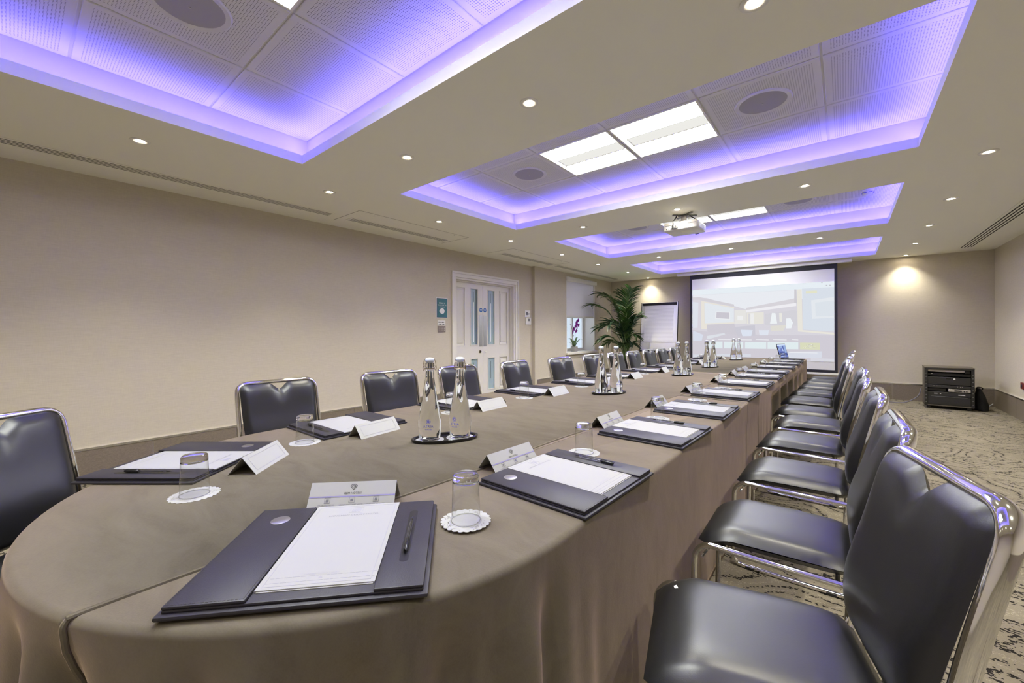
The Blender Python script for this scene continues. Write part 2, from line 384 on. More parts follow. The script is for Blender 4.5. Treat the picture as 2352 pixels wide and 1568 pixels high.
    for i in (1, 4):
        t = thing('ceiling_speaker', 'round ceiling speaker with grey mesh, %s one in the %s' % ('left' if i == 1 else 'right', ['nearest coffer', 'second coffer', 'third coffer', 'farthest coffer'][k]), 'speaker', (TX0+(i+.5)*TP, ty0+1.5*TP, TZ), 0, 'ceiling speakers')
        MB().lathe([(.142, -.004), (.165, -.009), (.172, -.003), (.172, .0), (.142, .0)], 40, closed=True).build('rim', 'speaker_ring', t)
        MB().lathe([(0, -.009), (.07, -.008), (.142, -.004), (.142, .0)], 40).build('grille', 'speaker_grille', t)
        MB().lathe([(0, -.013), (.005, -.012), (.005, -.008)], 10).build('badge', 'steel', t)
# downlights on their grid
COLS = [-3.81, -2.60, -1.43, -.283, .84]
dl = [(COLS[0], y) for y in (.57, 1.92, 3.28, 4.645, 6.05, 7.385, 8.83, 10.06)]+[(COLS[4], y) for y in (.57, 1.92, 3.28, 4.645, 6.05, 7.40, 8.79, 10.06)]
dl += [(x, y) for y in (1.92, 4.635, 7.382) for x in COLS[1:4]]+[(x, -.8) for x in COLS]
rim_me = MB().lathe([(.0245, .0), (.030, -.0025), (.046, -.007), (.055, -.004), (.056, 0)], 24, closed=True).mesh('trim_ring', 'white_plastic')
glow_me = MB().lathe([(0, -.002), (.02, -.0016), (.0245, -.0004)], 20).mesh('lamp_lens', 'downlight_glow')
sl = bpy.data.lights.new('downlight_beam', 'SPOT'); sl.energy = SPOT; sl.color = (1, .945, .77); sl.spot_size = math.radians(106); sl.spot_blend = 1.0; sl.shadow_soft_size = .03
sl2 = sl.copy(); sl2.energy = SPOT*.55     # weakened copy for table and far-wall lamps, made to tame bright pools
def dlabel(x, y):
    if x == COLS[0]: return 'small round downlight, %s from the camera in the row along the left wall' % ORD[[.57, 1.92, 3.28, 4.645, 6.05, 7.385, 8.83, 10.06].index(y)] if y > 0 else 'small round downlight behind the camera at the left wall'
    if x == COLS[4]: return 'small round downlight, %s in the row along the right wall' % ORD[[.57, 1.92, 3.28, 4.645, 6.05, 7.40, 8.79, 10.06].index(y)] if y > 0 else 'small round downlight behind the camera at the right wall'
    pos = ['left', 'middle', 'right'][COLS.index(x)-1]
    return 'small round downlight, %s of three on the ceiling band %s' % (pos, {1.92: 'nearest the camera', 4.635: 'with the projector', 7.382: 'before the far coffer'}.get(y, 'behind the camera'))
for x, y in dl:
    t = thing('downlight', dlabel(x, y), 'ceiling light', (x, y, ZC), 0, 'ceiling downlights')
    place(rim_me, 'trim_ring', t); place(glow_me, 'lamp_lens', t)
    lo = bpy.data.objects.new('beam', sl2 if x in COLS[1:4] or y > 9 else sl); col.objects.link(lo); lo.parent = t; lo.location = (0, 0, -.012)
# linear air grilles
def grille(x0, x1, y0, y1, label):
    t = thing('air_grille', label, 'air vent', (x0, y0, ZC), 0, 'linear air vents')
    W, H = x1-x0, y1-y0
    MB().box(0, W, 0, H, -.003, -.001).build('dark_slot', 'grille_dark', t, smooth=False)
    n = 5; sw = W/(n+(n-1)*.8)
    for i in range(n):
        p = i*sw*1.8; MB().box(p, p+sw, 0, H, -.0034, -.002).build('slat', 'ceiling_paint', t, smooth=False)
    MB().box(-.012, W+.012, -.02, 0, -.005, -.001).box(-.012, W+.012, H, H+.02, -.005, -.001).box(-.012, 0, 0, H, -.005, -.001).box(W, W+.012, 0, H, -.005, -.001).build('end_cap', 'ceiling_paint', t, smooth=False)
grille(-4.60, -4.46, -1.9, 2.29, 'long slotted air vent in ceiling above the left wall, nearest the camera')
grille(-4.60, -4.46, 2.53, 4.02, 'slotted air vent in the screwed ceiling hatch left of the door')
grille(-4.60, -4.46, 5.30, 6.80, 'slotted air vent in ceiling above the double door')
grille(-4.60, -4.46, 6.98, 9.80, 'long slotted air vent in ceiling beside the window')
grille(1.43, 1.60, 2.5, 9.73, 'long slotted air vent in ceiling along the right wall')
def hatch(y0, y1):
    h = MB()
    for a in ((-4.70, -4.13, y0, y0+.006), (-4.70, -4.13, y1-.006, y1), (-4.136, -4.13, y0, y1)): h.box(*a, ZC-.0012, ZC+.001)
    h.build('hatch_joint', 'plate_brown', ceil, smooth=False)
    for y in (y0+.22, y1-.22): MB().cyl(.008, ZC-.003, ZC, 10, T(-4.19, y, 0)).build('hatch_screw', 'steel', ceil)
hatch(2.42, 4.10); hatch(5.10, 6.86)
# smoke detector
t = thing('smoke_detector', 'round white smoke detector with dark slots in the third coffer', 'smoke detector', (.20, 6.05, TZ))
MB().lathe([(.055, 0), (.055, -.014), (.052, -.016)], 24).build('base', 'white_plastic', t)
MB().lathe([(.047, -.016), (.05, -.03), (.042, -.044), (.02, -.052), (0, -.053)], 24).build('cap', 'white_plastic', t)
b = MB()
for k in range(6):
    a = k*PI/3; b.box(.030, .0505, -.017, .017, -.036, -.029, RZ(a))
b.build('vent_slot', 'ink_blue', t, smooth=False)

# baseboards of stone tiles with a metal trim on top
def baseboard(side, a, b, axis, fixed, out, z=.272):
    """row of tiles from a to b along x or y; fixed = wall plane; out = +1/-1 into the room"""
    root = MB()
    def bx(mb, p, q, d0, d1, z0, z1):
        d0, d1 = sorted((fixed+out*d0, fixed+out*d1))
        if axis == 'y': mb.box(d0, d1, p, q, z0, z1)
        else: mb.box(p, q, d0, d1, z0, z1)
    bx(root, a, b, 0, .008, 0, z); o = struct('baseboard_'+side, root, 'grout', smooth=False)
    p = a
    while p < b-.01:
        q = min(b, p+.665); mb = MB(); bx(mb, p+.002, q-.002, .0, .013, 0, z-.002); mb.build('tile', 'stone_tile', o, smooth=False); p = q
    mb = MB(); bx(mb, a, b, 0, .016, z, z+.018); mb.build('metal_trim', 'alu', o, smooth=False)
    return o
baseboard('left', -1.833, 4.52, 'y', XL, 1); baseboard('left_far', 6.80, YF, 'y', XP, 1, .27); baseboard('left_mid', 6.29, 6.734, 'y', XL, 1)
baseboard('far', .669-.665*8, XR, 'x', YF, -1, .285); baseboard('right', YN, YF-.02, 'y', XR, -1, .285)

# double door
d = thing('door_1', 'white panelled double door with frosted glass strips in the left wall', 'door', (XL, (DY0+DY1)/2, 0), 0, kind='structure')
yc = (DY0+DY1)/2; hwD = (DY1-DY0)/2
fr = MB()
for s in (-1, 1):
    y0, y1 = sorted((s*hwD, s*(hwD+.06))); fr.rbox(-.002, .022, y0, y1, 0, DZ, .004)
    y0, y1 = sorted((s*(hwD+.0605), s*(hwD+.095))); fr.rbox(0, .034, y0, y1, 0, DZ+.06, .005)
    y0, y1 = sorted((s*(hwD-.03), s*hwD)); fr.box(-.19, -.0025, y0, y1, 0, DZ-.0305)
    y0, y1 = sorted((s*(hwD-.05), s*(hwD-.0305))); fr.box(-.16, -.065, y0, y1, 0, DZ-.051)
fr.rbox(-.002, .0222, -hwD-.06, hwD+.06, DZ+.0005, DZ+.06, .004); fr.rbox(0, .0343, -hwD-.095, hwD+.095, DZ+.0605, DZ+.0955, .005)
fr.box(-.19, -.0025, -hwD, hwD, DZ-.03, DZ); fr.box(-.16, -.065, -hwD+.031, hwD-.031, DZ-.05, DZ-.0305)
fr.build('door_frame', 'white_paint', d, smooth=False)
for s in (-1, 1):
    def yy(a, b): return sorted((s*a, s*b))
    lf = MB(); xf, xb = -.115, -.155; top = DZ-.035
    def leaf(a, b, z0, z1, x0=xb, x1=xf): lf.box(x0, x1, *yy(a, b), z0, z1)
    g0, g1, p0, p1 = .125, .325, .45, .69
    leaf(.002, g0, .01, top); leaf(g1, p0, .01, top); leaf(p1, hwD-.031, .01, top)
    for a, b in ((g0, g1), (p0, p1)): leaf(a, b, .01, .20); leaf(a, b, .80, 1.02); leaf(a, b, 2.04, top)
    leaf(p0+.0005, p1-.0005, .205, .795, xb, xf-.016); leaf(p0+.0005, p1-.0005, 1.025, 2.035, xb, xf-.016)
    L1 = lf.build('door_leaf', 'white_paint', d, smooth=False)
    for z0, z1 in ((1.02, 2.04), (.20, .80)):
        MB().rbox(xf-.018, xf-.004, *yy(p0+.04, p1-.04), z0+.05, z1-.05, .008, 2).build('raised_panel', 'white_paint', L1)
        bd = MB()
        for a, b, w_ in ((p0, p1, .014), (g0, g1, .016)):
            for q in ((a, a+w_, z0, z1), (b-w_, b, z0, z1), (a+w_+.0003, b-w_-.0003, z0, z0+w_), (a+w_+.0003, b-w_-.0003, z1-w_, z1)): bd.box(xf-.0155, xf+.006, *yy(q[0]+.0004, q[1]-.0004), q[2]+.0004, q[3]-.0004)
        bd.build('bead', 'white_paint', L1, smooth=False)
        MB().box(-.140, -.132, *yy(g0, g1), z0, z1).build('glass_strip', 'frosted_glass', L1, smooth=False)
        m_ = (g0+g1)/2
        if z1 > 1.5:
            MB().box(-.1315, -.131, *yy(m_-.012, m_+.012), 1.08, 1.79).build('etched_line', 'etched_stripe', L1, smooth=False); MB().box(-.1315, -.131, *yy(m_-.008, m_+.008), 1.80, 1.97).build('etched_line', 'etched_dark', L1, smooth=False)
            MB().box(-.1315, -.131, *yy(g0+.016, g0+.05), z0, z1).build('glass_edge', 'etched_dark', L1, smooth=False)
        else: MB().box(-.1315, -.131, *yy(m_-.008, m_+.008), .40, .72).build('etched_line', 'etched_dark', L1, smooth=False)
    MB().rbox(xf, xf+.003, *yy(.012, .095), 1.0, 1.56, .001, 1).build('push_plate', 'steel', L1)
    Mx = T(xf, s*.052, 1.655) @ Matrix.Rotation(PI/2, 4, 'Y')
    st = MB().cyl(.04, 0, .0015, 24, Mx).build('fire_door_sticker', 'sticker_blue', L1)
    MB().box(xf+.0015, xf+.002, s*.052-.026, s*.052+.026, 1.661, 1.669).box(xf+.0015, xf+.002, s*.052-.02, s*.052+.02, 1.645, 1.652).build('sticker_print', 'white_mark', st, smooth=False)
    if s < 0:
        kn = MB().cyl(.026, 0, .006, 20, T(xf, -.075, .91) @ Matrix.Rotation(PI/2, 4, 'Y')).build('lock', 'brass', L1)
        MB().cyl(.014, .006, .018, 14, T(xf, -.075, .91) @ Matrix.Rotation(PI/2, 4, 'Y')).build('thumb_turn', 'black_gloss', kn)
    else: MB().rbox(xf, xf+.02, .035, .075, .895, .91, .003).build('pull_tab', 'white_plastic', L1)
MB().box(-.20, -.19, -hwD, hwD, 0, DZ).build('door_back', 'white_paint', d, smooth=False)

# wall plates left of the door and past it
def slab(name, label, cat, y, z, w, h, dth, m, x=XL, kind=None):
    t = thing(name, label, cat, (x, y, z)); MB().rbox(0, dth, -w/2, w/2, -h/2, h/2, min(.003, dth*.4), 1).build('plate', m, t); return t
def wall_text(s, size, x, y, z, m, parent, name='lettering'):
    vs, fs = text_mb(s, size); M_ = Matrix(((0, 0, 1, x), (1, 0, 0, y), (0, 1, 0, z), (0, 0, 0, 1)))
    return MB().add(vs, fs, M_).build(name, m, parent, smooth=False)
t = slab('notice', 'teal notice with white mask picture left of the door', 'notice', 4.328, 1.645, .235, .325, .006, 'white_plastic')
MB().box(.006, .0068, -.109, .109, -.152, .152).build('border', 'poster_navy', t, smooth=False)
MB().box(.0068, .0072, -.1, .1, -.145, .145).build('field', 'poster_teal', t, smooth=False)
wall_text('WEAR A', .036, .0075, 0, .075, 'white_mark', t); wall_text('FACE MASK OR', .026, .0075, 0, .043, 'white_mark', t); wall_text('COVERING', .022, .0075, 0, .015, 'white_mark', t); wall_text('THANK YOU', .018, .0075, 0, -.12, 'poster_navy', t)
mk = [(.05*math.cos(a)*(1.0 if abs(math.sin(a)) < .8 else .9), .045*math.sin(a)-.05) for a in [k*PI/12 for k in range(24)]]
mp = MB(); mp.add([(.0078, y, z) for y, z in mk], [tuple(range(24))]); mp.build('mask_picture', 'white_mark', t, smooth=False)
rg = MB()
for s in (-1, 1): rg.tube([(.0078, s*.045, -.03), (.0078, s*.062, -.04), (.0078, s*.06, -.06), (.0078, s*.045, -.066)], .0012, 6)
rg.build('ear_loop', 'white_mark', t)
t = slab('switch_card', 'white card with black symbols above the brown switch plate', 'card', 4.318, 1.405, .165, .085, .004, 'white_plastic')
b = MB()
for i in range(4):
    for j in range(2):
        s_ = .010 if (i+j) % 2 == 0 else .006; b.box(.004, .0046, -.054+i*.034-s_, -.054+i*.034+s_, .014-j*.032-.008, .014-j*.032+.008)
b.build('symbol', 'ink_black', t, smooth=False)
t = slab('switch_plate', 'brown metal switch plate with eight buttons left of the door', 'switch', 4.318, 1.308, .165, .1, .009, 'plate_brown')
for i in range(4):
    for j in range(2): MB().rbox(.009, .012, -.052+i*.032, -.036+i*.032, .008-j*.032, .022-j*.032, .002, 1).build('button', 'silver_panel', t)
t = slab('instruction_card', 'white instruction card above the thermostat right of the door', 'card', 6.592, 1.628, .175, .13, .004, 'white_plastic')
b = MB().box(.004, .0046, -.05, 0.0, -.03, .03).box(.004, .0046, .02, .06, .0, .008).box(.004, .0046, .02, .05, -.02, -.012); b.build('print', 'ink_grey', t, smooth=False)
t = slab('thermostat', 'white thermostat with small grey display right of the door', 'thermostat', 6.6, 1.478, .165, .145, .022, 'white_plastic')
MB().box(.022, .0228, -.03, .045, 0.0, .05).build('display', 'grey_metal', t, smooth=False)
MB().rbox(.022, .026, -.04, -.01, -.05, -.035, .002, 1).build('button', 'white_mark', t); MB().rbox(.022, .026, .01, .04, -.05, -.035, .002, 1).build('button', 'white_mark', t)
t = slab('socket', 'dark red socket plate on right wall at the picture edge', 'socket', 8.84, .49, .12, .09, .02, 'red_box', XR-.021)
MB().rbox(-.006, .001, -.02, .02, -.02, .02, .002, 1).build('rocker', 'dark_plastic', t)

# window with frame, sash, glass, sill
wn = thing('window_1', 'white framed window with a half-lowered blind in the left wall', 'window', (XP, 0, 0), 0, kind='structure')
f = MB(); xo = -.33
for a in ((WY0+.0005, WY0+.035), (WY1-.035, WY1-.0005)): f.box(xo+.032, -.005, *a, WZ0+.0005, WZ1-.031)
f.box(xo+.032, -.005, WY0+.0005, WY1-.0005, WZ1-.03, WZ1-.0005)
f.box(xo, -.30, WY0+.001, WY0+.11, WZ0+.0005, WZ1-.001); f.box(xo, -.30, WY1-.11, WY1-.001, WZ0+.0005, WZ1-.001); f.box(xo, -.30, WY0+.1105, WY1-.1105, WZ0+.0005, WZ0+.07)
f.build('window_frame', 'white_paint', wn, smooth=False)
s_ = MB(); s_.box(xo-.03, -.28, WY0+.1, WY1-.1, 1.60, 1.66); s_.box(xo-.03, -.31, WY1-.62, WY1-.56, WZ0+.05, 1.62); s_.build('sash_bar', 'white_paint', wn, smooth=False)
MB().add([(xo, WY0+.1, WZ0+.06), (xo, WY1-.1, WZ0+.06), (xo, WY1-.1, WZ1-.03), (xo, WY0+.1, WZ1-.03)], [(0, 1, 2, 3)]).build('pane', 'window_glass', wn, smooth=False)
lt = MB()
for i in range(3): lt.rbox(-.30, -.285, WY1-.605, WY1-.575, .95+i*.2, .98+i*.2, .003, 1)
lt.rbox(-.30, -.25, WY1-.72, WY1-.60, WZ0+.075, WZ0+.10, .004, 1); lt.build('catch', 'steel', wn)
MB().rbox(-.34, .055, WY0-.03, WY1+.03, WZ0-.049, WZ0+.004, .006).build('window_sill', 'white_paint', wn)
t = thing('roller_blind', 'grey fabric roller blind drawn halfway down the window', 'blind', (XP-.03, (WY0+WY1)/2, 0))
hb = (WY1-WY0)/2
MB().rbox(-.04, .07, -hb-.01, hb+.03, 2.42, 2.515, .02, 3).build('cassette', 'white_plastic', t)
MB().box(-.012, -.008, -hb+.075, hb-.04, 1.635, 2.43).build('fabric', 'blind_fabric', t, smooth=False)
MB().rbox(-.020, .0, -hb+.075, hb-.04, 1.60, 1.64, .006).build('bottom_bar', 'white_plastic', t)
# what stands outside the window: a pale light well
ex = struct('exterior_wall', MB().box(-7.3, -7.1, 4.0, 14.0, -.5, 6).box(-7.3, -5.3, 10.9, 11.1, -.5, 6), 'exterior_wall', smooth=False)
t = thing('far_window', 'white sash window of the pale building seen through the window', 'window', (-7.09, 11.0, 0))
b = MB()
t.location = (-7.09, 9.9, 0)
for a in ((-.9, -.82), (.42, .5)): b.box(0, .08, *a, .5, 2.4)
for z in (.5, 1.06, 1.22, 2.32): b.box(0, .09, -.9, .5, z, z+.09)
b.build('sash', 'white_paint', t, smooth=False); MB().box(0, .02, -.82, .42, 1.3, 2.35).build('pane', 'frosted_glass', t, smooth=False); MB().box(0, .03, -.82, .42, .55, 1.06).build('stone_panel', 'exterior_stone', t, smooth=False)
# ================================================================== chairs
def chair_seat():
    mb = MB(); n, k = 18, 20; W, D = .212, .49; y0 = .0
    def pt(i, j, top):
        a = -1+2*i/n; b = j/k
        hw = W*(1-.06*(1-b))*(1-.16*abs(2*b-1)**9)
        x = hw*a; y = y0+D*b
        e = (1-abs(a)**5)**.5*(1-abs(2*b-1)**8)**.5
        roll = -.034*sstep((b-.74)/.26)
        z = .476+roll+(.043*e if top else -.034*e*(1 if b > .0 else 0))
        if top: z += .004*math.sin(b*PI)
        return (x, y, z)
    vs = [pt(i, j, True) for j in range(k+1) for i in range(n+1)]+[pt(i, j, False) for j in range(k+1) for i in range(n+1)]
    o = (n+1)*(k+1); fs = []
    for j in range(k):
        for i in range(n):
            a = j*(n+1)+i; fs += [(a, a+1, a+n+2, a+n+1), (o+a, o+a+n+1, o+a+n+2, o+a+1)]
    # rim
    ring = [i for i in range(n+1)]+[j*(n+1)+n for j in range(1, k+1)]+[k*(n+1)+i for i in range(n-1, -1, -1)]+[j*(n+1) for j in range(k-1, 0, -1)]
    mb.add(vs, fs); return mb
def back_line(s):    # centre line of the back, s = height
    return -.012-.108*sstep((s-.40)/.9)*1.35 if s > .40 else -.012
def chair_back():
    mb = MB(); n, k = 22, 22; vs = []
    def pt(i, j, front):
        a = -1+2*i/n; b = j/k
        notch = .042*(sstep(1-abs(a)/.29)*.7+.3*max(0, 1-abs(a)/.24))
        z0, z1 = .510, .950-notch
        hw = .2135*(1-.16*(1-b)**3)*(1-.07*abs(2*b-1)**14)
        z = z0+(z1-z0)*b; y = back_line(z)
        e = max(0, 1-abs(a)**7)**.5*max(0, 1-abs(2*b-1)**10)**.5
        lum = .016*math.exp(-((z-.64)/.10)**2)
        dip = .012*math.exp(-(a/.22)**2)*sstep((b-.75)/.25)
        return (hw*a, y+(.014+(.032+lum-dip)*e if front else .014-.016*e), z)
    for fr in (True, False): vs += [pt(i, j, fr) for j in range(k+1) for i in range(n+1)]
    o = (n+1)*(k+1); fs = []
    for j in range(k):
        for i in range(n):
            a = j*(n+1)+i; fs += [(a, a+1, a+n+2, a+n+1), (o+a, o+a+n+1, o+a+n+2, o+a+1)]
    mb.add(vs, fs); return mb
def chair_proto():
    t = thing('conference_chair', 'x', 'chair', group='black chairs round the conference table')
    chair_seat().build('seat', 'chair_leather', t, angle=70)
    chair_back().build('backrest', 'chair_leather', t, angle=70)
    X = .226
    loop = [(-X, .0, .10), (-X, -.008, .30)]+[(-X, back_line(z), z) for z in (.40, .46, .52, .58, .64, .70, .76, .82)]+[(-X, back_line(.955), .955)]
    loop = loop+[(-p[0], p[1], p[2]) for p in reversed(loop)]
    pts = fillet(loop[:10]+[loop[10]]+[loop[11]]+loop[12:], [0]*10+[.075, .075]+[0]*10, 8)
    fr = MB(); pts = [p for i, p in enumerate(pts) if i == 0 or (p-pts[i-1]).length > 1e-4]
    # oval section: wide front to back
    k = len(pts); vs = []; fs = []; n = 14
    for i, p in enumerate(pts):
        a = pts[max(i-1, 0)]; b = pts[min(i+1, k-1)]; tt = (b-a).normalized(); w = Vector((0, 1, 0)); w = (w-tt*w.dot(tt)).normalized(); u = tt.cross(w)
        flat = sstep((p.z-.30)/.25)
        for j in range(n): vs.append(p+u*math.cos(2*PI*j/n)*(.011+.0015*flat)+w*math.sin(2*PI*j/n)*(.011+.0085*flat))
    for i in range(k-1):
        for j in range(n): fs.append((i*n+j, i*n+(j+1) % n, (i+1)*n+(j+1) % n, (i+1)*n+j))
    fs += [tuple(range(n)), tuple(range((k-1)*n, k*n))]
    fr.add(vs, fs).build('back_frame', 'chrome', t, angle=60)
    for s in (-1, 1):
        p = fillet([(s*X, -.032, .50), (s*X, -.028, .445), (s*X, .03, .445), (s*X, .455, .452), (s*X, .492, .41), (s*X, .500, .011), (s*X, .0, .011), (s*X, 0, .13)], [0, .03, .03, .05, .05, .055, .055, 0], 6)
        MB().tube(p, .0112, 10).build('sled_leg', 'chrome', t, angle=60)
        MB().tube([(s*X, .466, .40), (s*(X-.02), .45, .425), (s*(X-.05), .43, .437)], .005, 6).build('brace', 'chrome', t)
        g = MB()
        for y in (.08, .42): g.rbox(s*X-.014, s*X+.014, y-.02, y+.02, .0, .016, .003, 1)
        g.build('glide', 'black_plastic', t)
    for y in (.40, .06): MB().tube([(-X, y, .434), (X, y, .434)], .009, 8).build('seat_bar', 'chrome', t)
    return t
CHR = [(.058, 1.235, 105), (.035, 1.90, 91.5), (.027, 2.69, 90), (.005, 3.48, 88.5), (.012, 4.25, 91), (-.055, 4.83, 89), (-.08, 5.56, 90), (-.06, 6.28, 90), (-.03, 7.02, 91), (-.02, 7.66, 89), (.0, 8.22, 90)]
CHL = [(-2.268, .011, -51.3), (-2.654, 1.055, -91), (-2.605, 1.822, -95), (-2.548, 2.493, -89), (-2.513, 3.25, -87), (-2.457, 4.011, -93), (-2.474, 4.808, -92), (-2.44, 5.432, -91), (-2.41, 5.99, -90), (-2.44, 6.70, -90), (-2.40, 7.20, -90), (-2.40, 7.88, -90)]
proto = chair_proto(); first = True; chairs = []
for side, lst in (('right', CHR), ('left', CHL)):
    for i, (x, y, a) in enumerate(lst):
        lab = {('right', 0): 'black leather and chrome chair nearest the camera, at the lower right corner', ('left', 0): 'black leather chair cut by the left picture edge at the rounded table end'}.get((side, i),
              'black leather and chrome chair, %s from the camera along the %s side of the table' % (ORD[i], side))
        if first: o = proto; o.location = (x, y, 0); o.rotation_euler = (0, 0, math.radians(a)); o['label'] = lab; first = False; chp = proto
        else: o = copy_tree(proto, (x, y, 0), math.radians(a), lab)
        chairs.append((x, y, math.radians(a)))

def seat_z(x, y):
    b_ = y/.49; a_ = x/.2; return .476-.034*sstep((b_-.74)/.26)+.043*(1-min(1, abs(a_))**5)**.5*(1-abs(2*b_-1)**8)**.5+.004*math.sin(b_*PI)
sq = [(.118, .424), (.142, .430), (.140, .438), (.122, .434)]
MB().add([(x, y, seat_z(x, y)+.0012) for x, y in sq], [(0, 1, 2, 3)]).build('scuff_mark', 'white_mark', [o for o in kids(proto) if o.name.startswith('seat') and 'bar' not in o.name][0], smooth=False)
# ================================================================== table under suede cloths
TXC, TR, TYC, TYE, TZT = -1.42, .88, .87, 9.07, .75
def outline(s0, s1, step=.02):
    """arc-length walk: 0 = far-left corner, down the left side, round the near end, up the right side to the far end"""
    A = TYE-TYC; B = PI*TR; out = []
    n = max(2, int((s1-s0)/step))
    for i in range(n+1):
        s = s0+(s1-s0)*i/n
        if s <= A: p, nr = (TXC-TR, TYE-s), (-1, 0)
        elif s <= A+B:
            a = PI+(s-A)/TR; p, nr = (TXC+TR*math.cos(a), TYC+TR*math.sin(a)), (math.cos(a), math.sin(a))
        elif s <= 2*A+B: p, nr = (TXC+TR, TYC+(s-A-B)), (1, 0)
        elif s <= 2*A+B+2*TR: p, nr = (TXC+TR-(s-2*A-B), TYE), (0, 1)
        else: p, nr = (TXC-TR, TYE-(s-2*A-B-2*TR)), (-1, 0)
        out.append((s, Vector(p), Vector(nr)))
    return out
SA = TYE-TYC; SB = PI*TR
def sL(y): return TYE-y
def sR(y): return SA+SB+(y-TYC)
S_SEAM = SA+TR*math.acos(-(-1.075-TXC)/TR)            # where the long seam crosses the near rim
S_SEAM = SA+TR*(PI/2+math.asin((-1.075-TXC)/TR))
def drape(name, label, s0, s1, inner, ztop, amp, freq, seed, hem=None):
    rnd = random.Random(seed); ph = [rnd.uniform(0, 6.28) for _ in range(6)]; rn2 = random.Random(21); phc = [rn2.uniform(0, 6.28) for _ in range(6)]; lap = .005 if seed == 1 else 0
    ol = outline(s0, s1, .012); rows = [0, .0, .006, .012, .018, .03, .06, .10, .15, .2, .25, .3, .36, .42, .48, .54, .6, .66, .72, ztop-.003]
    mb = MB(); vs = []; nr_ = 20; rows = []
    rc = .016
    for q in range(6): a = q/5*PI/2; rows.append((-rc+rc*math.sin(a), rc-rc*math.cos(a)))      # rounded rim
    for q in range(1, 19): rows.append((0, rc+(ztop-.002-rc)*q/18))
    for s, p, nv in ol:
        curved = sstep((s-SA+.2)/.3)*sstep((SA+SB+.25-s)/.3)
        for off, dz in rows:
            d = dz/ztop; z = ztop-dz
            def rp(fq, ph): return math.sin(s*fq+ph[0]+.9*math.sin(s*2.1+ph[1]))*.6+math.sin(s*fq*1.73+ph[2]+math.sin(s*3.3+ph[3]))*.3+math.sin(s*fq*.37+ph[4])*.3
            rip = rp(freq, ph)*amp*(1-curved)+rp(25, phc)*.046*curved
            grow = sstep((d-.02)/(.75-.46*curved))
            o = off+.022*d+rip*grow-.012*grow+lap
            P_ = p+nv*o
            for cx, cy, ca in chairs:
                fw = Vector((-math.sin(ca), math.cos(ca))); lt = Vector((math.cos(ca), math.sin(ca))); fc = Vector((cx, cy))+fw*.53
                la = abs((P_-fc).dot(lt)); am2 = (P_-fc).dot(nv)
                if la < .36 and am2 > -.02 and (P_-fc).length < .7 and fw.dot(nv) < 0:
                    wgt = 1-sstep((la-.25)/.10); wz = sstep((.66-z)/.12); P_ = P_-nv*((am2+.02)*wgt*wz)
            vs.append((P_.x, P_.y, max(z, .002)))
    k = len(rows); fs = []
    for i in range(len(ol)-1):
        for j in range(k-1): a = i*k+j; fs.append((a, a+1, a+k+1, a+k))
    # flat top: rim vertices then the inner seam line back
    top = [i*k for i in range(len(ol))]; base = len(vs); vs += [(x, y, ztop) for x, y in inner]
    fs.append(tuple(top+[base+i for i in range(len(inner))]))
    mb.add(vs, fs); last_col = [vs[(len(ol)-1)*k+j] for j in range(k)]
    o = mb.build(name, 'suede', angle=75)
    if max(o.data.polygons, key=lambda p: p.area).normal.z < 0: o.data.flip_normals()
    sol = o.modifiers.new('thick', 'SOLIDIFY'); sol.thickness = .0025; sol.offset = -1
    tag(o, label, 'tablecloth', 'suede cloths over the joined tables')
    return o, (ol, last_col)
def wob(x0, y0, x1, y1, n, seed, a=.006):
    r = random.Random(seed); p = [r.uniform(0, 6.28) for _ in range(3)]; out = []
    dx, dy = x1-x0, y1-y0; ln = math.hypot(dx, dy)
    for i in range(n+1):
        t = i/n; w = a*(math.sin(t*ln*3.1+p[0])+.6*math.sin(t*ln*7.3+p[1]))*math.sin(t*PI)**.3 if 0 < t < 1 else 0
        out.append((x0+dx*t-dy/ln*w, y0+dy*t+dx/ln*w))
    return out
pS = outline(S_SEAM, S_SEAM+.01)[0][1]; XS2 = -1.0
seam = wob(pS.x, pS.y, -1.05, 1.7, 24, 3, .008)+wob(-1.05, 1.7, XS2, 5.40, 40, 5, .008)[1:]
ZL = .7555
cl, olL = drape('tablecloth', 'brown suede cloth on the left half of the near tables, edge lapping over', sL(5.40), S_SEAM, list(seam)+wob(XS2, 5.40, TXC-TR+.016, 5.40, 20, 8, .004), ZL, .006, 34, 1)
lo_seam = [(x-.03, y) for x, y in seam]
cr, olR = drape('tablecloth', 'brown suede cloth over the rounded near end and right front of the table', S_SEAM-.03, sR(3.30), wob(TXC+TR-.016, 3.30, -1.04, 3.34, 10, 4, .01)+[(x-.03, y) for x, y in reversed(seam) if y < 3.3], TZT, .003, 9, 2)
cm, olM = drape('tablecloth', 'finely pleated brown suede cloth midway along the right side', sR(3.30), sR(6.27), [(XS2-.04, 6.26)]+[(x-.03, y) for x, y in reversed(seam) if y >= 3.3], TZT-.0005, .009, 75, 3)
cf, olF = drape('tablecloth', 'brown suede cloth on the far end of the table by the screen', sR(6.27), 2*SA+SB+2*TR+TYE-5.40, wob(TXC-TR+.016, 5.40, XS2-.04, 5.40, 12, 9, .002)+[(XS2-.04, 6.27)], TZT-.001, .008, 60, 4)
for o_, pts, z in ((cl, wob(XS2, 5.40, TXC-TR+.02, 5.40, 20, 8, .004), ZL), (cr, wob(TXC+TR-.016, 3.30, -1.04, 3.34, 10, 4, .01), TZT)):
    MB().tube([(x, y, z-.0028) for x, y in pts], .0028, 8).build('hem', 'suede', o_)
hp = [Vector((x+.001, y, ZL-.0052)) for x, y in reversed(seam)]+[Vector(p)-Vector((0, 0, .0055)) for p in olL[1][1:-1]]
hp = [p for i, p in enumerate(hp) if i == 0 or (p-hp[i-1]).length > .004]
MB().tube(hp, .0052, 8).build('hem', 'suede', cl)

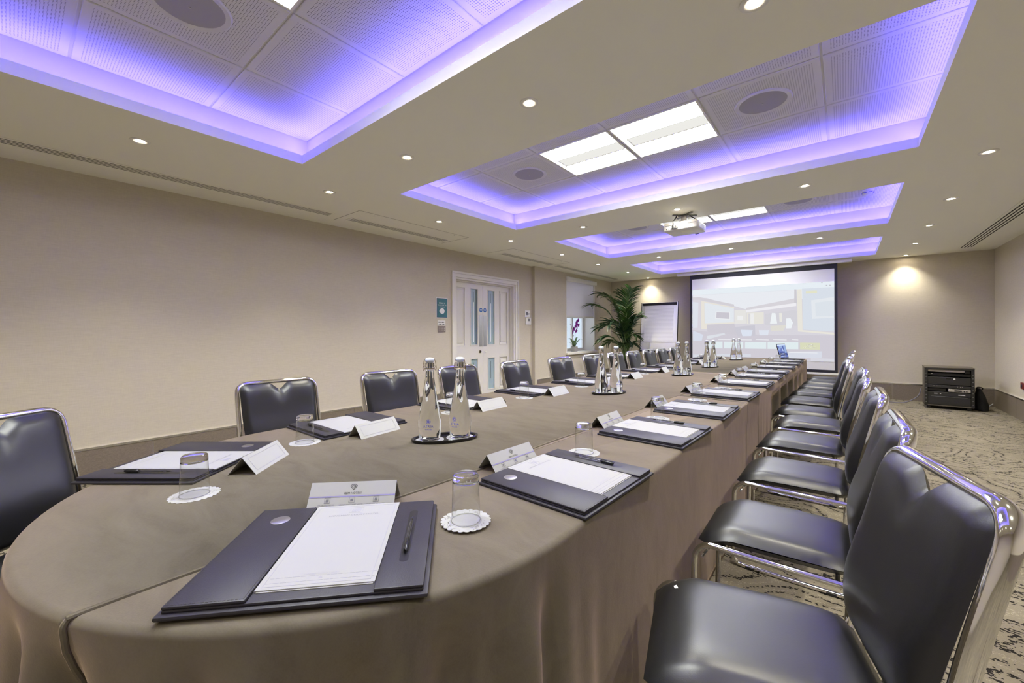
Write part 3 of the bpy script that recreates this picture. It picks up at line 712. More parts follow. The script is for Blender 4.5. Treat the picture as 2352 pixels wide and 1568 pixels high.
# ================================================================== place settings
# folder: x = sitter's right, y = away from the sitter
FW, FH = .47, .41
def folder_proto():
    t = thing('leather_folder', 'x', 'folder', group='desk folders on the table')
    MB().rbox(-FW/2, FW/2, -FH/2, FH/2, 0, .009, .004, 2).build('back_board', 'folder_leather', t)
    MB().rbox(-FW/2+.009, FW/2-.009, -FH/2+.009, FH/2-.004, .0085, .015, .003, 2).build('inner_board', 'folder_leather', t)
    a = MB().rbox(-FW/2+.009, -FW/2+.146, -FH/2+.009, FH/2-.004, .0145, .021, .003, 2).build('wide_flap', 'folder_leather', t)
    b = MB().rbox(FW/2-.102, FW/2-.009, -FH/2+.009, FH/2-.004, .0145, .021, .003, 2).build('narrow_flap', 'folder_leather', t)
    sl_ = [(FW/2-.057+.0105*math.cos(q), (.128 if math.sin(q) >= 0 else -.100)+.0105*math.sin(q)) for q in [k*PI/8 for k in range(16)]]
    MB().prism(sl_, .0208, .0212).build('painted_pen_slot', 'black_plastic', b, smooth=False)  # flat black plate: the groove's shade is painted on, not recessed
    MB().lathe([(.0, .0222), (.019, .0222), (.0225, .0212), (.0225, .0205)], 28, Matrix.Translation((-FW/2+.078, FH/2-.075, 0))).build('metal_badge', 'steel', a)
    st = MB()
    for x0 in (-FW/2+.0135, -FW/2+.1415):
        for k in range(56): st.box(x0-.0006, x0+.0006, -FH/2+.015+k*.007, -FH/2+.0195+k*.007, .0207, .0214)
    for k in range(18): st.box(-FW/2+.016+k*.007, -FW/2+.0205+k*.007, -FH/2+.0130, -FH/2+.0142, .0207, .0214)
    st.build('stitching', 'dark_plastic', a, smooth=False)
    return t
def text_flat(mb, s, size, x, y, z): vs, fs = text_mb(s, size); mb.add(vs, fs, T(x, y, z)); return mb
PX0, PX1, PY0, PY1 = -FW/2+.148, FW/2-.104, -FH/2+.038, FH/2-.0
def pad_proto():
    t = thing('writing_pad', 'x', 'writing pad', group='writing pads in the folders')
    MB().box(PX0, PX1, PY0, PY1, .0152, .0185).box(PX0+.004, PX1-.003, PY0-.003, PY0+.05, .0151, .0165).build('sheets', 'paper', t, smooth=False)
    z = .0187; f = MB(); w = .0013; i = .009; x0, x1, y0, y1 = PX0+i, PX1-i, PY0+i, PY1-i
    for a in ((x0, x1, y0, y0+w), (x0, x1, y1-w, y1), (x0, x0+w, y0, y1), (x1-w, x1, y0, y1)): f.box(*a, .0185, z)
    f.build('printed_border', 'ink_light', t, smooth=False)
    cxp = (PX0+PX1)/2; p = MB()
    for k in range(6): p.box(cxp-.0115+k*.004, cxp-.0085+k*.004, PY1-.045, PY1-.027, .0185, z)
    for a in ((cxp-.017, cxp+.017, PY1-.052, PY1-.0512), (cxp-.017, cxp+.017, PY1-.0208, PY1-.02), (cxp-.017, cxp-.0162, PY1-.052, PY1-.02), (cxp+.0162, cxp+.017, PY1-.052, PY1-.02)): p.box(*a, .0185, z)
    p.build('printed_emblem', 'ink_light', t, smooth=False)
    p = MB(); text_flat(p, 'LANGHAM COURT HOTEL', .0105, cxp, PY1-.065, z); p.build('heading', 'ink_grey', t, smooth=False)
    p = MB(); text_flat(p, 'LANGHAM COURT HOTEL', .0058, cxp, PY0+.043, z)
    for y, ww in ((.036, .19), (.020, .20)):
        x = cxp-ww/2; r = random.Random(int(y*1000))
        while x < cxp+ww/2: l = r.uniform(.004, .014); p.box(x, x+l, PY0+y, PY0+y+.0009, .0185, z); x += l+.0022
    p.lathe([(0, 0), (.004, .0001), (.004, .0)], 5, T(cxp, PY0+.028, z)); p.build('footer_print', 'ink_light', t, smooth=False)
    return t
def pen_proto():
    t = thing('ballpoint_pen', 'x', 'pen', group='pens in the folders')
    M_ = T(0, 0, .0056) @ Matrix.Rotation(-PI/2, 4, 'X')
    MB().lathe([(.0046, -.03), (.0048, .02), (.0046, .066), (.003, .072)], 14, M_).build('barrel', 'clear_plastic', t)
    MB().lathe([(.0016, -.03), (.0016, .06)], 8, M_).build('refill', 'ink_black', t)
    MB().lathe([(.003, -.078), (.0052, -.07), (.0055, -.03), (.0048, -.026)], 14, M_).build('cap', 'black_gloss', t)
    MB().rbox(-.0015, .0015, -.082, -.034, .0105, .0125, .0008, 1).build('clip', 'black_plastic', t)
    MB().lathe([(.0026, .072), (.0022, .080), (.0007, .088)], 10, M_).build('tip', 'black_plastic', t)
    return t
def glass_proto():
    t = thing('tumbler', 'x', 'glass', group='upturned tumblers on doilies')
    n = 28
    MB().lathe([(.0385, 0), (.0383, .004), (.0355, .103)], n).build('wall', 'tumbler_glass', t, angle=55); o_ = kids(t)[0]
    bm = bmesh.new(); bm.from_mesh(o_.data); bmesh.ops.delete(bm, geom=[f for f in bm.faces if len(f.verts) > 4], context='FACES_ONLY'); bm.to_mesh(o_.data); bm.free()
    MB().tube([(.0384*math.cos(2*PI*k/n), .0384*math.sin(2*PI*k/n), .0012) for k in range(n)], .0011, 6, closed=True).build('rim', 'glass', t)
    MB().lathe([(.0355, .103), (.0352, .112), (.0345, .119), (.031, .1238), (.012, .1228), (0, .1224), (0, .1065), (.022, .106), (.032, .1045)], n, closed=True).build('base', 'glass', t, angle=50)
    return t
def doily_mesh():
    mb = MB(); n = 24*6; pts = []
    for k in range(n):
        a = 2*PI*k/n; r = .0625+.0048*abs(math.sin(a*12)); pts.append((r*math.cos(a), r*math.sin(a)))
    mb.prism(pts, 0, .0009); return mb.mesh('lace', 'lace_paper', False)
doily_me = doily_mesh()
inner_ring = MB().lathe([(.0405, .0009), (.041, .0013), (.0425, .0013), (.043, .0009)], 36, closed=True).mesh('embossed_ring', 'paper')
CL, CHt, CD = .242, .061, .049      # tent card length, height, half depth
def card_proto():
    t = thing('name_card', 'x', 'name card', group='folded name cards on the table')
    th = .0009; mb = MB()
    prof = [(-CD, 0), (0, CHt), (CD, 0), (CD-.0012, 0), (0, CHt-.0018), (-CD+.0012, 0)]
    vs = [(-CL/2, y, z) for y, z in prof]+[(CL/2, y, z) for y, z in prof]; k = 6
    fs = [(0, 1, 4, 5), (1, 2, 3, 4), (6, 11, 10, 7), (7, 10, 9, 8)]+[(i, i+6, (i+1) % 6+6, (i+1) % 6) for i in range(6)]
    mb.add(vs, fs).build('card', 'card_stock', t, smooth=False)
    sl = math.hypot(CD, CHt); ang = math.atan2(CHt, CD)
    # sitter's face: local plane u along x, v up the slope
    F_ = T(0, -CD, 0) @ Matrix.Rotation(ang, 4, 'X') @ T(0, 0, .0003)
    G_ = T(0, CD, 0) @ RZ(PI) @ Matrix.Rotation(ang, 4, 'X') @ T(0, 0, .0003)
    MB().box(-CL/2+.001, CL/2-.001, sl*.44, sl*.49, 0, .0002, F_).build('stripe', 'ink_lilac', t, smooth=False)
    g = MB(); gy = sl*.80; S_ = .0098
    out = [(-1, .28), (-.5, .78), (.5, .78), (1, .28), (0, -.85)]
    def ring(pts, w):
        for i in range(len(pts)):
            a = Vector((*pts[i], 0)); b = Vector((*pts[(i+1) % len(pts)], 0)); d_ = (b-a).normalized(); nn = Vector((-d_.y, d_.x, 0))*w
            g.add([a+nn, a-nn, b-nn, b+nn], [(0, 1, 2, 3)], F_ @ T(0, gy, .0003) @ Matrix.Scale(S_, 4))
    ring(out, .07); ring([(-.58, .22), (-.3, .5), (.3, .5), (.58, .22), (0, -.42)], .06); ring([(.1, .12), (.5, .12), (.3, -.1)], .06)
    vs, fs = text_mb('GEM HOTELS', .0085); g.add(vs, fs, F_ @ T(0, sl*.57, .0003)); g.build('logo', 'ink_black', t, smooth=False)
    p = MB()
    for x, s_ in ((-.068, 'FITZROVIA HOTEL'), (0, 'LANGHAM COURT HOTEL'), (.068, 'STRATHMORE HOTEL')):
        vs, fs = text_mb(s_, .0056); p.add(vs, fs, F_ @ T(x, sl*.16, .0003))
        for a in ((-.008, .008, .0, .0008), (-.008, .008, .0152, .016), (-.008, -.0072, 0, .016), (.0072, .008, 0, .016), (-.004, .004, .004, .011)): p.box(x+a[0], x+a[1], sl*.23+a[2], sl*.23+a[3], 0, .0002, F_)
    p.build('hotel_names', 'ink_grey', t, smooth=False)
    q = MB(); x0, x1, y0, y1, w_ = -.1, .1, sl*.16, sl*.84, .0009
    for a in ((x0, x1, y0, y0+w_), (x0, x1, y1-w_, y1), (x0, x0+w_, y0, y1), (x1-w_, x1, y0, y1)): q.box(*a, 0, .0002, G_)
    q.build('name_frame', 'ink_frame', t, smooth=False)
    return t
P_F, P_P, P_N, P_G, P_C = folder_proto(), pad_proto(), pen_proto(), glass_proto(), card_proto(); used = {}
def put(proto, loc, rz, label):
    if proto.name not in used:
        used[proto.name] = 1; proto.location = loc; proto.rotation_euler = (0, 0, rz); proto['label'] = label; return proto
    return copy_tree(proto, loc, rz, label)
def setting(cx, cy, rz, z, who, glass, card, jig=0.):
    """cx,cy centre of the folder; rz turns its local axes"""
    c_, s_ = math.cos(rz), math.sin(rz)
    W = lambda x, y: (cx+c_*x-s_*y, cy+s_*x+c_*y)
    put(P_F, (cx, cy, z), rz, 'black leather folder '+who); put(P_P, (cx, cy, z), rz, 'white writing pad in the folder '+who)
    px, py = W(FW/2-.057, .0+jig); put(P_N, (px, py, z+.0213), rz+random.uniform(-.02, .02), 'ballpoint pen in the folder '+who)
    if glass:
        gx, gy = glass
        d_ = bpy.data.objects.new('doily', doily_me); col.objects.link(d_); d_.location = (gx, gy, z+.0002); d_.rotation_euler = (0, 0, random.uniform(0, 3)); tag(d_, 'lace doily under the tumbler '+who, 'doily', 'paper doilies under the tumblers')
        place(inner_ring, 'embossed_ring', d_)
        put(P_G, (gx, gy, z+.0012), random.uniform(0, 1), 'upturned clear tumbler '+who)
    if card: put(P_C, (card[0], card[1], z+.0003), card[2], 'white folded name card '+who)
# near end, rounded corner
r0 = math.atan2(.735, .678)
setting(-.921, .462, r0, ZL+.0006, 'at the near rounded end before the camera', (-.784, .764), (-1.124, .641, .78))
f1 = (.78, .625); r1 = math.atan2(-f1[0], f1[1])
setting(-1.98, .432, r1, ZL, 'by the chair at the left picture edge', (-1.567, .358), (-1.734, .602, -.826))
RY = [1.21, 2.05, 2.79, 3.61, 4.48, 5.26, 5.92, 6.74, 7.52, 8.18]; RG = [1.518, 2.387, 3.216, 4.037, 4.803, 5.546, 6.24, 7.03, 7.85, 8.47]
for i, y in enumerate(RY):
    setting(-.737, y, PI/2+random.uniform(-.03, .03), TZT, '%s from the camera on the right side' % ORD[i], (-.851+.012*(i > 4), RG[i]), (-1.004+random.uniform(-.006, .006), y+.0, PI/2+(-.04, .0, .05, -.1, .04, .05, -.05, .1, 0, 0)[i]) if i < 9 else None)
LY = [1.15, 1.995, 2.775, 3.58, 4.27, 5.12, 5.95, 6.75, 7.50, 8.25]; LG = [.847, 1.737, 2.468, 3.32, 3.97, 4.76, 5.66, 6.46, 7.20, 7.96]; LX = [-2.085, -2.08, -2.065, -2.04, -2.03, -2.01, -2.01, -2.01, -2.01, -2.01]
for i, y in enumerate(LY):
    zz = ZL if y < 5.2 else TZT
    setting(LX[i], y, -PI/2+random.uniform(-.03, .03), zz, '%s from the camera on the left side' % ORD[i], (-1.915+.01*i, LG[i]), (LX[i]+.262, y-.0, -PI/2+(.13, .0, .03, .05, .02, .1, .04, .1, .02, .1)[i]))

# ================================================================== bottles on oval trays
def tray_proto():
    t = thing('oval_tray', 'x', 'tray', group='oval bottle trays')
    n = 48; mb = MB(); vs = []; fs = []; prof = [(1.0, .0), (1.03, .006), (1.04, .014), (1.0, .0155), (.955, .013), (.93, .004), (0.02, .004)]
    for s, z in prof:
        for j in range(n): vs.append((.15*s*math.cos(2*PI*j/n), (.078+.0*s)*s*math.sin(2*PI*j/n), z))
    for i in range(len(prof)-1):
        for j in range(n): fs.append((i*n+j, i*n+(j+1) % n, (i+1)*n+(j+1) % n, (i+1)*n+j))
    fs += [tuple(range(n)), tuple(range((len(prof)-1)*n, len(prof)*n))]
    mb.add(vs, fs).build('dish', 'black_gloss', t); return t
def bottle_proto():
    t = thing('water_bottle', 'x', 'bottle', group='swing-top water bottles')
    MB().lathe([(0, .004), (.035, .0), (.045, .002), (.0485, .008), (.0515, .05), (.0535, .075), (.052, .095), (.046, .13), (.036, .185), (.027, .24), (.0205, .285), (.0185, .315), (.0185, .322)], 36).build('body', 'water_glass', t, angle=50)
    MB().lathe([(.0185, .322), (.0225, .324), (.0235, .330), (.0215, .336), (.0215, .352), (.0205, .3555), (.0, .356)], 28).build('neck_ring', 'glass', t, angle=50)
    MB().lathe([(.010, .3555), (.0165, .358), (.0205, .364), (.0215, .369), (.019, .375), (.012, .379), (0, .380)], 24).build('stopper', 'stopper', t)
    wv = MB()
    for s in (-1, 1):
        wv.tube(fillet([(s*.008, 0, .378), (s*.024, 0, .371), (s*.031, 0, .336), (s*.030, 0, .322), (s*.023, .006, .324)], .008, 4), .0014, 6)
        wv.tube(fillet([(s*.0225, -.004, .342), (s*.028, -.004, .340), (s*.030, -.002, .318), (s*.025, .004, .318)], .006, 4), .0013, 6)
    wv.tube([(.0235*math.cos(a), .0235*math.sin(a), .327) for a in [k*PI/12 for k in range(24)]], .0012, 6, closed=True)
    wv.build('wire_clip', 'wire', t)
    # printed logo wrapped on the belly
    lg = MB()
    def wrap(vs, a0, z0, R=.0545):
        out = []
        for x, y, z in vs:
            zz = z0+y; r = R if zz > .06 else R-.0008; a = a0+x/r; out.append((r*math.cos(a), r*math.sin(a), zz))
        return out
    for s_, sz, z0 in (('ATRIA', .0165, .071), ('WATER', .009, .058)):
        vs, fs = text_mb(s_, sz); lg.add(wrap(vs, -PI/2, z0, .0548), fs)
    for r_, w in ((.0105, .0016), (.006, .003)):
        vs = []; n = 20
        for k in range(n):
            a = 2*PI*k/n; vs += [(r_*math.cos(a), r_*math.sin(a), 0), ((r_-w)*math.cos(a), (r_-w)*math.sin(a), 0)]
        lg.add(wrap(vs, -PI/2, .094, .0548), [(2*k, 2*k+1, (2*k+3) % (2*n), (2*k+2) % (2*n)) for k in range(n)])
    lg.build('logo_print', 'ink_blue', t, smooth=False)
    return t
P_T, P_B = tray_proto(), bottle_proto()
coaster_me = doily_me
for i, (x, y, a, tw) in enumerate([(-1.455, 1.285, 58, (.75, .30)), (-1.49, 3.07, 60, (1.9, .9)), (-1.45, 4.88, 66, (.2, 1.7)), (-1.48, 6.25, 68, (.35, .5)), (-1.50, 8.15, 66, (.3, .3))]):
    ra = math.radians(a); who = '%s tray from the camera' % ORD[i]; zt_ = ZL if y < 5.2 else TZT-.0
    put(P_T, (x, y, zt_), ra, 'black oval tray with two bottles, %s from the camera' % ORD[i])
    for s in (-1, 1):
        bx, by = x+s*.071*math.cos(ra), y+s*.071*math.sin(ra); side = 'left' if s < 0 else 'right'
        d_ = bpy.data.objects.new('doily', coaster_me); col.objects.link(d_); d_.location = (bx, by, zt_+.0045); d_.scale = (.98, .98, 1); tag(d_, 'white doily under the %s bottle on the %s' % (side, who), 'doily', 'doilies under the bottles')
        put(P_B, (bx, by, zt_+.0056), tw[(s+1)//2], 'swing-top water bottle with blue print, %s one on the %s' % (side, who))
# ================================================================== laptop at the far end
t = thing('laptop', 'open dark laptop showing a blue room picture at the far table end', 'laptop', (-.72, 8.78, TZT), math.radians(77))
# local: sitter looks along +y; screen stands at y = +.13
MB().rbox(-.20, .20, -.13, .13, 0, .016, .005, 2).build('base', 'dark_plastic', t)
kb = MB()
for j in range(5):
    for i in range(13): kb.box(-.176+i*.0272, -.176+i*.0272+.0225, .09-j*.026, .09-j*.026+.02, .016, .0175)
kb.build('keyboard', 'black_plastic', t, smooth=False)
Ms = T(0, .13, .012) @ Matrix.Rotation(math.radians(90-14), 4, 'X') @ Matrix.Scale(1.176, 4)
lid = MB().rbox(-.17, .17, 0, .235, -.004, .004, .003, 2, Ms).build('lid', 'black_plastic', t)
MB().box(-.157, .157, .02, .222, .004, .0046, Ms).build('display', 'laptop_blue', lid, smooth=False)
for nm, mm, polys in (('picture', 'laptop_pale', [(-.157, .157, .205, .222)]), ('picture', 'laptop_mid', [(-.10, .02, .16, .205), (.07, .157, .09, .2), (-.14, -.07, .13, .165)]), ('picture', 'laptop_dark', [(-.157, .157, .05, .085), (-.12, .06, .09, .105), (.045, .065, .09, .2)]), ('picture', 'laptop_pale', [(0, .012, .12, .15), (.02, .03, .115, .155), (-.11, .06, .035, .045)])):
    b = MB()
    for a in polys: b.box(*a, .0047, .005 if mm != 'laptop_pale' else .0053, Ms)
    b.build(nm, mm, lid, smooth=False)
MB().tube([(-.14, .128, .014), (.14, .128, .014)], .006, 8).build('hinge', 'dark_plastic', t)

# ================================================================== projection screen
YS = 9.80
t = thing('projection_screen', 'large lowered projection screen with black border on the far wall', 'projection screen', (0, YS, 0))
sx0, sx1, sz0, sz1 = -2.740, -.107, .475, 2.53
MB().rbox(-3.02, .105, -.045, .045, ZC-.07, ZC, .012, 2).build('housing', 'white_plastic', t)
MB().rbox(sx0-.05, sx1+.05, -.012, .012, sz0-.05, sz0-.012, .004, 1).build('bottom_bar', 'white_plastic', t)
bd = MB(); bx0, bx1, bz0, bz1 = sx0+.048, sx1-.046, sz0+.045, 2.435
for a in ((sx0, bx0, sz0-.012, sz1), (bx1, sx1, sz0-.012, sz1), (bx0, bx1, sz0-.012, bz0), (bx0, bx1, bz1, sz1)): bd.box(a[0], a[1], -.002, .002, a[2], a[3])
bd.build('border', 'border_black', t, smooth=False)
MB().box(bx0, bx1, -.0015, .0015, bz0, bz1).build('fabric', 'screen_white', t, smooth=False)
PIC = [((205, 201, 210),[(-2.685,2.189),(-0.154,2.192),(-0.158,0.676),(-2.68,0.649)]),
((228, 240, 246),[(-2.688,2.2),(-0.154,2.197),(-0.154,2.077),(-2.688,2.081)]),
((232, 236, 242),[(-2.685,2.077),(-0.154,2.074),(-0.155,1.886),(-0.751,1.887),(-1.62,1.722),(-2.386,2.002),(-2.685,2.028)]),
((199, 194, 200),[(-2.685,2.032),(-2.543,2.033),(-1.839,1.834),(-1.847,1.788),(-2.543,1.971),(-2.685,1.979)]),
((214, 222, 232),[(-2.685,1.933),(-2.561,1.908),(-2.58,1.341),(-2.687,1.335)]),
((230, 223, 204),[(-2.499,1.946),(-1.839,1.775),(-1.839,1.752),(-2.438,1.902),(-2.431,1.446),(-1.84,1.452),(-1.84,1.427),(-2.388,1.414),(-2.388,1.31),(-2.501,1.31)]),
((222, 230, 236),[(-2.435,1.902),(-1.846,1.752),(-1.847,1.452),(-2.426,1.44)]),
((236, 238, 240),[(-2.208,1.699),(-1.917,1.676),(-1.917,1.509),(-2.217,1.534)]),
((184, 179, 190),[(-2.186,1.68),(-1.933,1.662),(-1.933,1.527),(-2.197,1.552)]),
((190, 185, 195),[(-2.388,1.408),(-1.84,1.427),(-1.778,1.177),(-2.371,1.232)]),
((226, 224, 216),[(-1.836,1.713),(-1.62,1.705),(-1.621,1.424),(-1.837,1.418)]),
((240, 240, 238),[(-1.779,1.595),(-1.67,1.587),(-1.67,1.491),(-1.78,1.497)]),
((240, 238, 242),[(-1.62,1.705),(-0.745,1.821),(-0.745,1.755),(-1.62,1.652)]),
((204, 199, 205),[(-1.62,1.75),(-0.744,1.911),(-0.745,1.817),(-1.62,1.705)]),
((228, 224, 208),[(-1.604,1.651),(-1.296,1.65),(-1.296,1.41),(-1.605,1.409)]),
((205, 203, 206),[(-1.574,1.633),(-1.543,1.632),(-1.544,1.422),(-1.574,1.423)]),
((238, 238, 236),[(-1.535,1.635),(-1.475,1.633),(-1.475,1.421),(-1.536,1.422)]),
((199, 197, 204),[(-1.274,1.615),(-0.779,1.674),(-0.738,1.656),(-0.726,1.36),(-1.274,1.384)]),
((238, 245, 246),[(-1.154,1.628),(-1.093,1.626),(-1.063,1.415),(-1.187,1.413)]),
((238, 245, 248),[(-0.91,1.512),(-0.841,1.519),(-0.799,1.427),(-0.828,1.315),(-0.91,1.312)]),
((232, 230, 216),[(-1.029,1.624),(-0.979,1.623),(-0.98,1.447),(-1.022,1.448)]),
((216, 212, 196),[(-1.18,1.366),(-0.91,1.379),(-0.959,1.271),(-1.173,1.264)]),
((206, 217, 229),[(-0.65,2.09),(-0.154,2.087),(-0.156,1.251),(-0.632,1.286)]),
((231, 226, 208),[(-0.737,2.08),(-0.657,2.082),(-0.643,1.278),(-0.156,1.225),(-0.157,1.189),(-0.719,1.252)]),
((190, 186, 192),[(-0.775,2.086),(-0.74,2.083),(-0.735,1.804),(-0.776,1.822)]),
((224, 231, 236),[(-0.506,1.854),(-0.155,1.902),(-0.156,1.51),(-0.493,1.494)]),
((212, 222, 230),[(-0.445,1.806),(-0.155,1.836),(-0.156,1.544),(-0.435,1.541)]),
((222, 222, 178),[(-0.59,2.041),(-0.415,2.04),(-0.415,1.989),(-0.59,1.989)]),
((193, 187, 198),[(-2.687,1.289),(-1.778,1.186),(-0.157,1.178),(-0.158,0.676),(-2.689,0.649)]),
((186, 184, 196),[(-1.841,1.352),(-1.453,1.383),(-1.446,1.161),(-1.778,1.151)]),
((212, 223, 240),[(-1.722,1.292),(-1.495,1.282),(-1.522,1.16),(-1.683,1.156)]),
((216, 224, 238),[(-1.386,1.282),(-1.204,1.281),(-1.222,1.178),(-1.371,1.175)]),
((205, 214, 232),[(-2.678,1.28),(-2.466,1.185),(-2.493,1.045),(-2.679,1.043)]),
((213, 219, 226),[(-2.389,1.157),(-2.035,1.222),(-2.011,1.195),(-2.354,1.084),(-2.389,1.102)]),
((232, 232, 236),[(-2.151,1.093),(-1.514,1.087),(-1.514,1.07),(-2.151,1.074)]),
((232, 232, 236),[(-1.439,1.098),(-1.209,1.09),(-1.209,1.073),(-1.439,1.081)]),
((232, 232, 236),[(-1.137,1.101),(-0.904,1.093),(-0.904,1.076),(-1.137,1.084)]),
((232, 232, 236),[(-0.821,1.103),(-0.713,1.094),(-0.713,1.078),(-0.821,1.087)]),
((219, 236, 238),[(-2.363,1.033),(-2.069,1.034),(-2.069,0.89),(-2.364,0.887)]),
((219, 236, 238),[(-2.044,1.034),(-1.668,1.035),(-1.669,0.893),(-2.044,0.89)]),
((219, 236, 238),[(-1.637,1.035),(-1.253,1.036),(-1.254,0.897),(-1.638,0.894)]),
((219, 236, 238),[(-1.231,1.036),(-0.713,1.037),(-0.713,0.902),(-1.232,0.897)]),
((208, 211, 160),[(-0.686,1.032),(-0.372,1.03),(-0.373,0.899),(-0.686,0.901)]),
((204, 210, 222),[(-2.68,0.736),(-1.53,0.785),(-1.53,0.724),(-2.68,0.649)]),
((206, 212, 226),[(-0.891,0.847),(-0.347,0.87),(-0.348,0.747),(-0.891,0.727)]),
((236, 238, 242),[(-0.863,0.841),(-0.411,0.844),(-0.411,0.831),(-0.863,0.827)]),
((206, 206, 216),[(-0.515,0.741),(-0.158,0.734),(-0.158,0.676),(-0.515,0.671)]),
((170, 170, 178),[(-0.351,2.197),(-0.329,2.195),(-0.329,2.176),(-0.352,2.178)]),
((170, 170, 178),[(-0.28,2.136),(-0.257,2.134),(-0.257,2.115),(-0.28,2.117)]),
((170, 170, 178),[(-0.227,2.135),(-0.205,2.133),(-0.205,2.114),(-0.227,2.116)])]
mb = MB(); cols = []
for i, (c_, pts) in enumerate(PIC):
    mb.add([(x, -.003-i*.0001, z) for x, z in pts], [tuple(range(len(pts)))]); cols.append((c_, len(pts)))
me = bpy.data.meshes.new('projected_image'); me.from_pydata(mb.v, [], mb.f); me.materials.append(MATS['projected_picture'])
ca = me.color_attributes.new('Col', 'FLOAT_COLOR', 'CORNER'); k = 0
for c_, n in cols:
    for _ in range(n): ca.data[k].color = srgb(*[v_*.62+w_*.38 for v_, w_ in zip(c_, (226, 226, 232))]); k += 1
o = bpy.data.objects.new('projected_image', me); col.objects.link(o); o.parent = t
for s_, z, sz in (('CHECK', .983, .034), ('AVAILABILITY', .938, .034)):
    vs, fs = text_mb(s_, sz); MB().add(vs, fs, T(-.527, -.0085, z) @ Matrix.Rotation(PI/2, 4, 'X')).build('projected_lettering', 'white_mark', t, smooth=False)

# ================================================================== projector on its ceiling mount
t = thing('projector', 'white projector hanging from the ceiling band between coffers', 'projector', (-1.428, 4.90, 2.40))
bm_ = MB().rbox(-.185, .185, -.17, .175, 0, .092, .014, 3).build('case', 'white_plastic', t)
MB().rbox(-.17, .17, -.1735, -.16, .058, .061, .001, 1).build('case_joint', 'grey_metal', t)
pt_ = MB()
for i, (x, w) in enumerate(((-.15, .012), (-.125, .008), (-.105, .014), (-.075, .02), (-.04, .02), (.03, .006), (.05, .006))): pt_.box(x, x+w, -.1725, -.168, .015, .027)
for x in (-.06, -.04): pt_.box(x, x+.012, -.1725, -.168, .035, .045)
pt_.build('socket', 'black_plastic', t, smooth=False)
vt = MB()
for k in range(9): vt.box(.1835, .187, -.10+k*.024, -.086+k*.024, .018, .072)
vt.build('side_vent', 'grey_metal', t, smooth=False)
MB().box(-.02, .09, -.08, .03, -.001, .0005).build('bottom_hatch', 'ceiling_paint', t, smooth=False)
MB().lathe([(.05, 0), (.045, .02), (.03, .022), (0, .015)], 20, T(.09, .175, .045) @ Matrix.Rotation(-PI/2, 4, 'X')).build('lens', 'black_gloss', t)
mt = MB().rbox(-.05, .05, -.05, .05, .088, .13, .006, 2).rbox(-.03, .03, -.03, .03, .12, .18, .004, 1).rbox(-.06, .06, -.045, .045, .176, .186, .003, 1)
for a in (40, 140, 220, 320): mt.rbox(0, .14, -.014, .014, .186, .197, .003, 1, RZ(math.radians(a)))
mt.build('ceiling_mount', 'grey_metal', t)
MB().tube(fillet([(-.065, -.05, .197), (-.07, -.10, .15), (-.065, -.185, .10), (-.06, -.19, .05)], .03, 5), .008, 8).tube([(.06, .0, .18), (.13, -.05, .12), (.14, -.10, .10)], .006, 8).build('cable', 'black_plastic', t)
MB().lathe([(.0, -.03), (.024, -.028), (.026, .0), (.018, .012), (0, .014)], 16, T(-.06, -.185, .04)).build('cable_plug', 'black_plastic', t)

# ================================================================== flipchart
TL = Matrix.Rotation(math.radians(-7), 4, 'X')
t = thing('flipchart_easel', 'white flipchart easel with black clamp beside the palm', 'easel', (-3.465, 9.66, 0))
MB().rbox(-.44, .44, -.012, .008, .805, 1.975, .006, 2, TL).build('board', 'flip_board', t)
b = MB()
for a in ((-.447, -.432, .80, 1.985), (.432, .447, .80, 1.985)): b.rbox(a[0], a[1], -.018, .012, a[2], a[3], .004, 1, TL)
b.rbox(-.447, .447, -.018, .012, .795, .81, .004, 1, TL).build('edge_trim', 'black_plastic', t)
MB().rbox(-.41, .41, -.04, -.008, 1.905, 1.965, .006, 2, TL).build('clamp', 'border_black', t)
MB().rbox(-.43, .43, -.06, .0, .775, .797, .004, 1, TL).build('pen_tray', 'black_plastic', t)
for a, b in [((-.22, .11, .80), (-.42, -.20, .0)), ((.22, .11, .80), (.42, -.20, .0)), ((0, .17, 1.2), (0, .50, 0))]: MB().tube([a, b], .013, 10).build('leg', 'black_plastic', t)
t = thing('flipchart_pad', 'lined white paper pad hanging on the flipchart', 'paper pad', (-3.465, 9.645, 0))
MB().box(-.35, .35, -.008, .002, 1.02, 1.903, TL).build('sheets', 'flip_paper', t, smooth=False)
b = MB()
for k in range(26): z = 1.03+k*.031; b.box(-.345, .345, -.0086, -.008, z, z+.0022, TL)
b.build('ruled_line', 'ink_light', t, smooth=False)

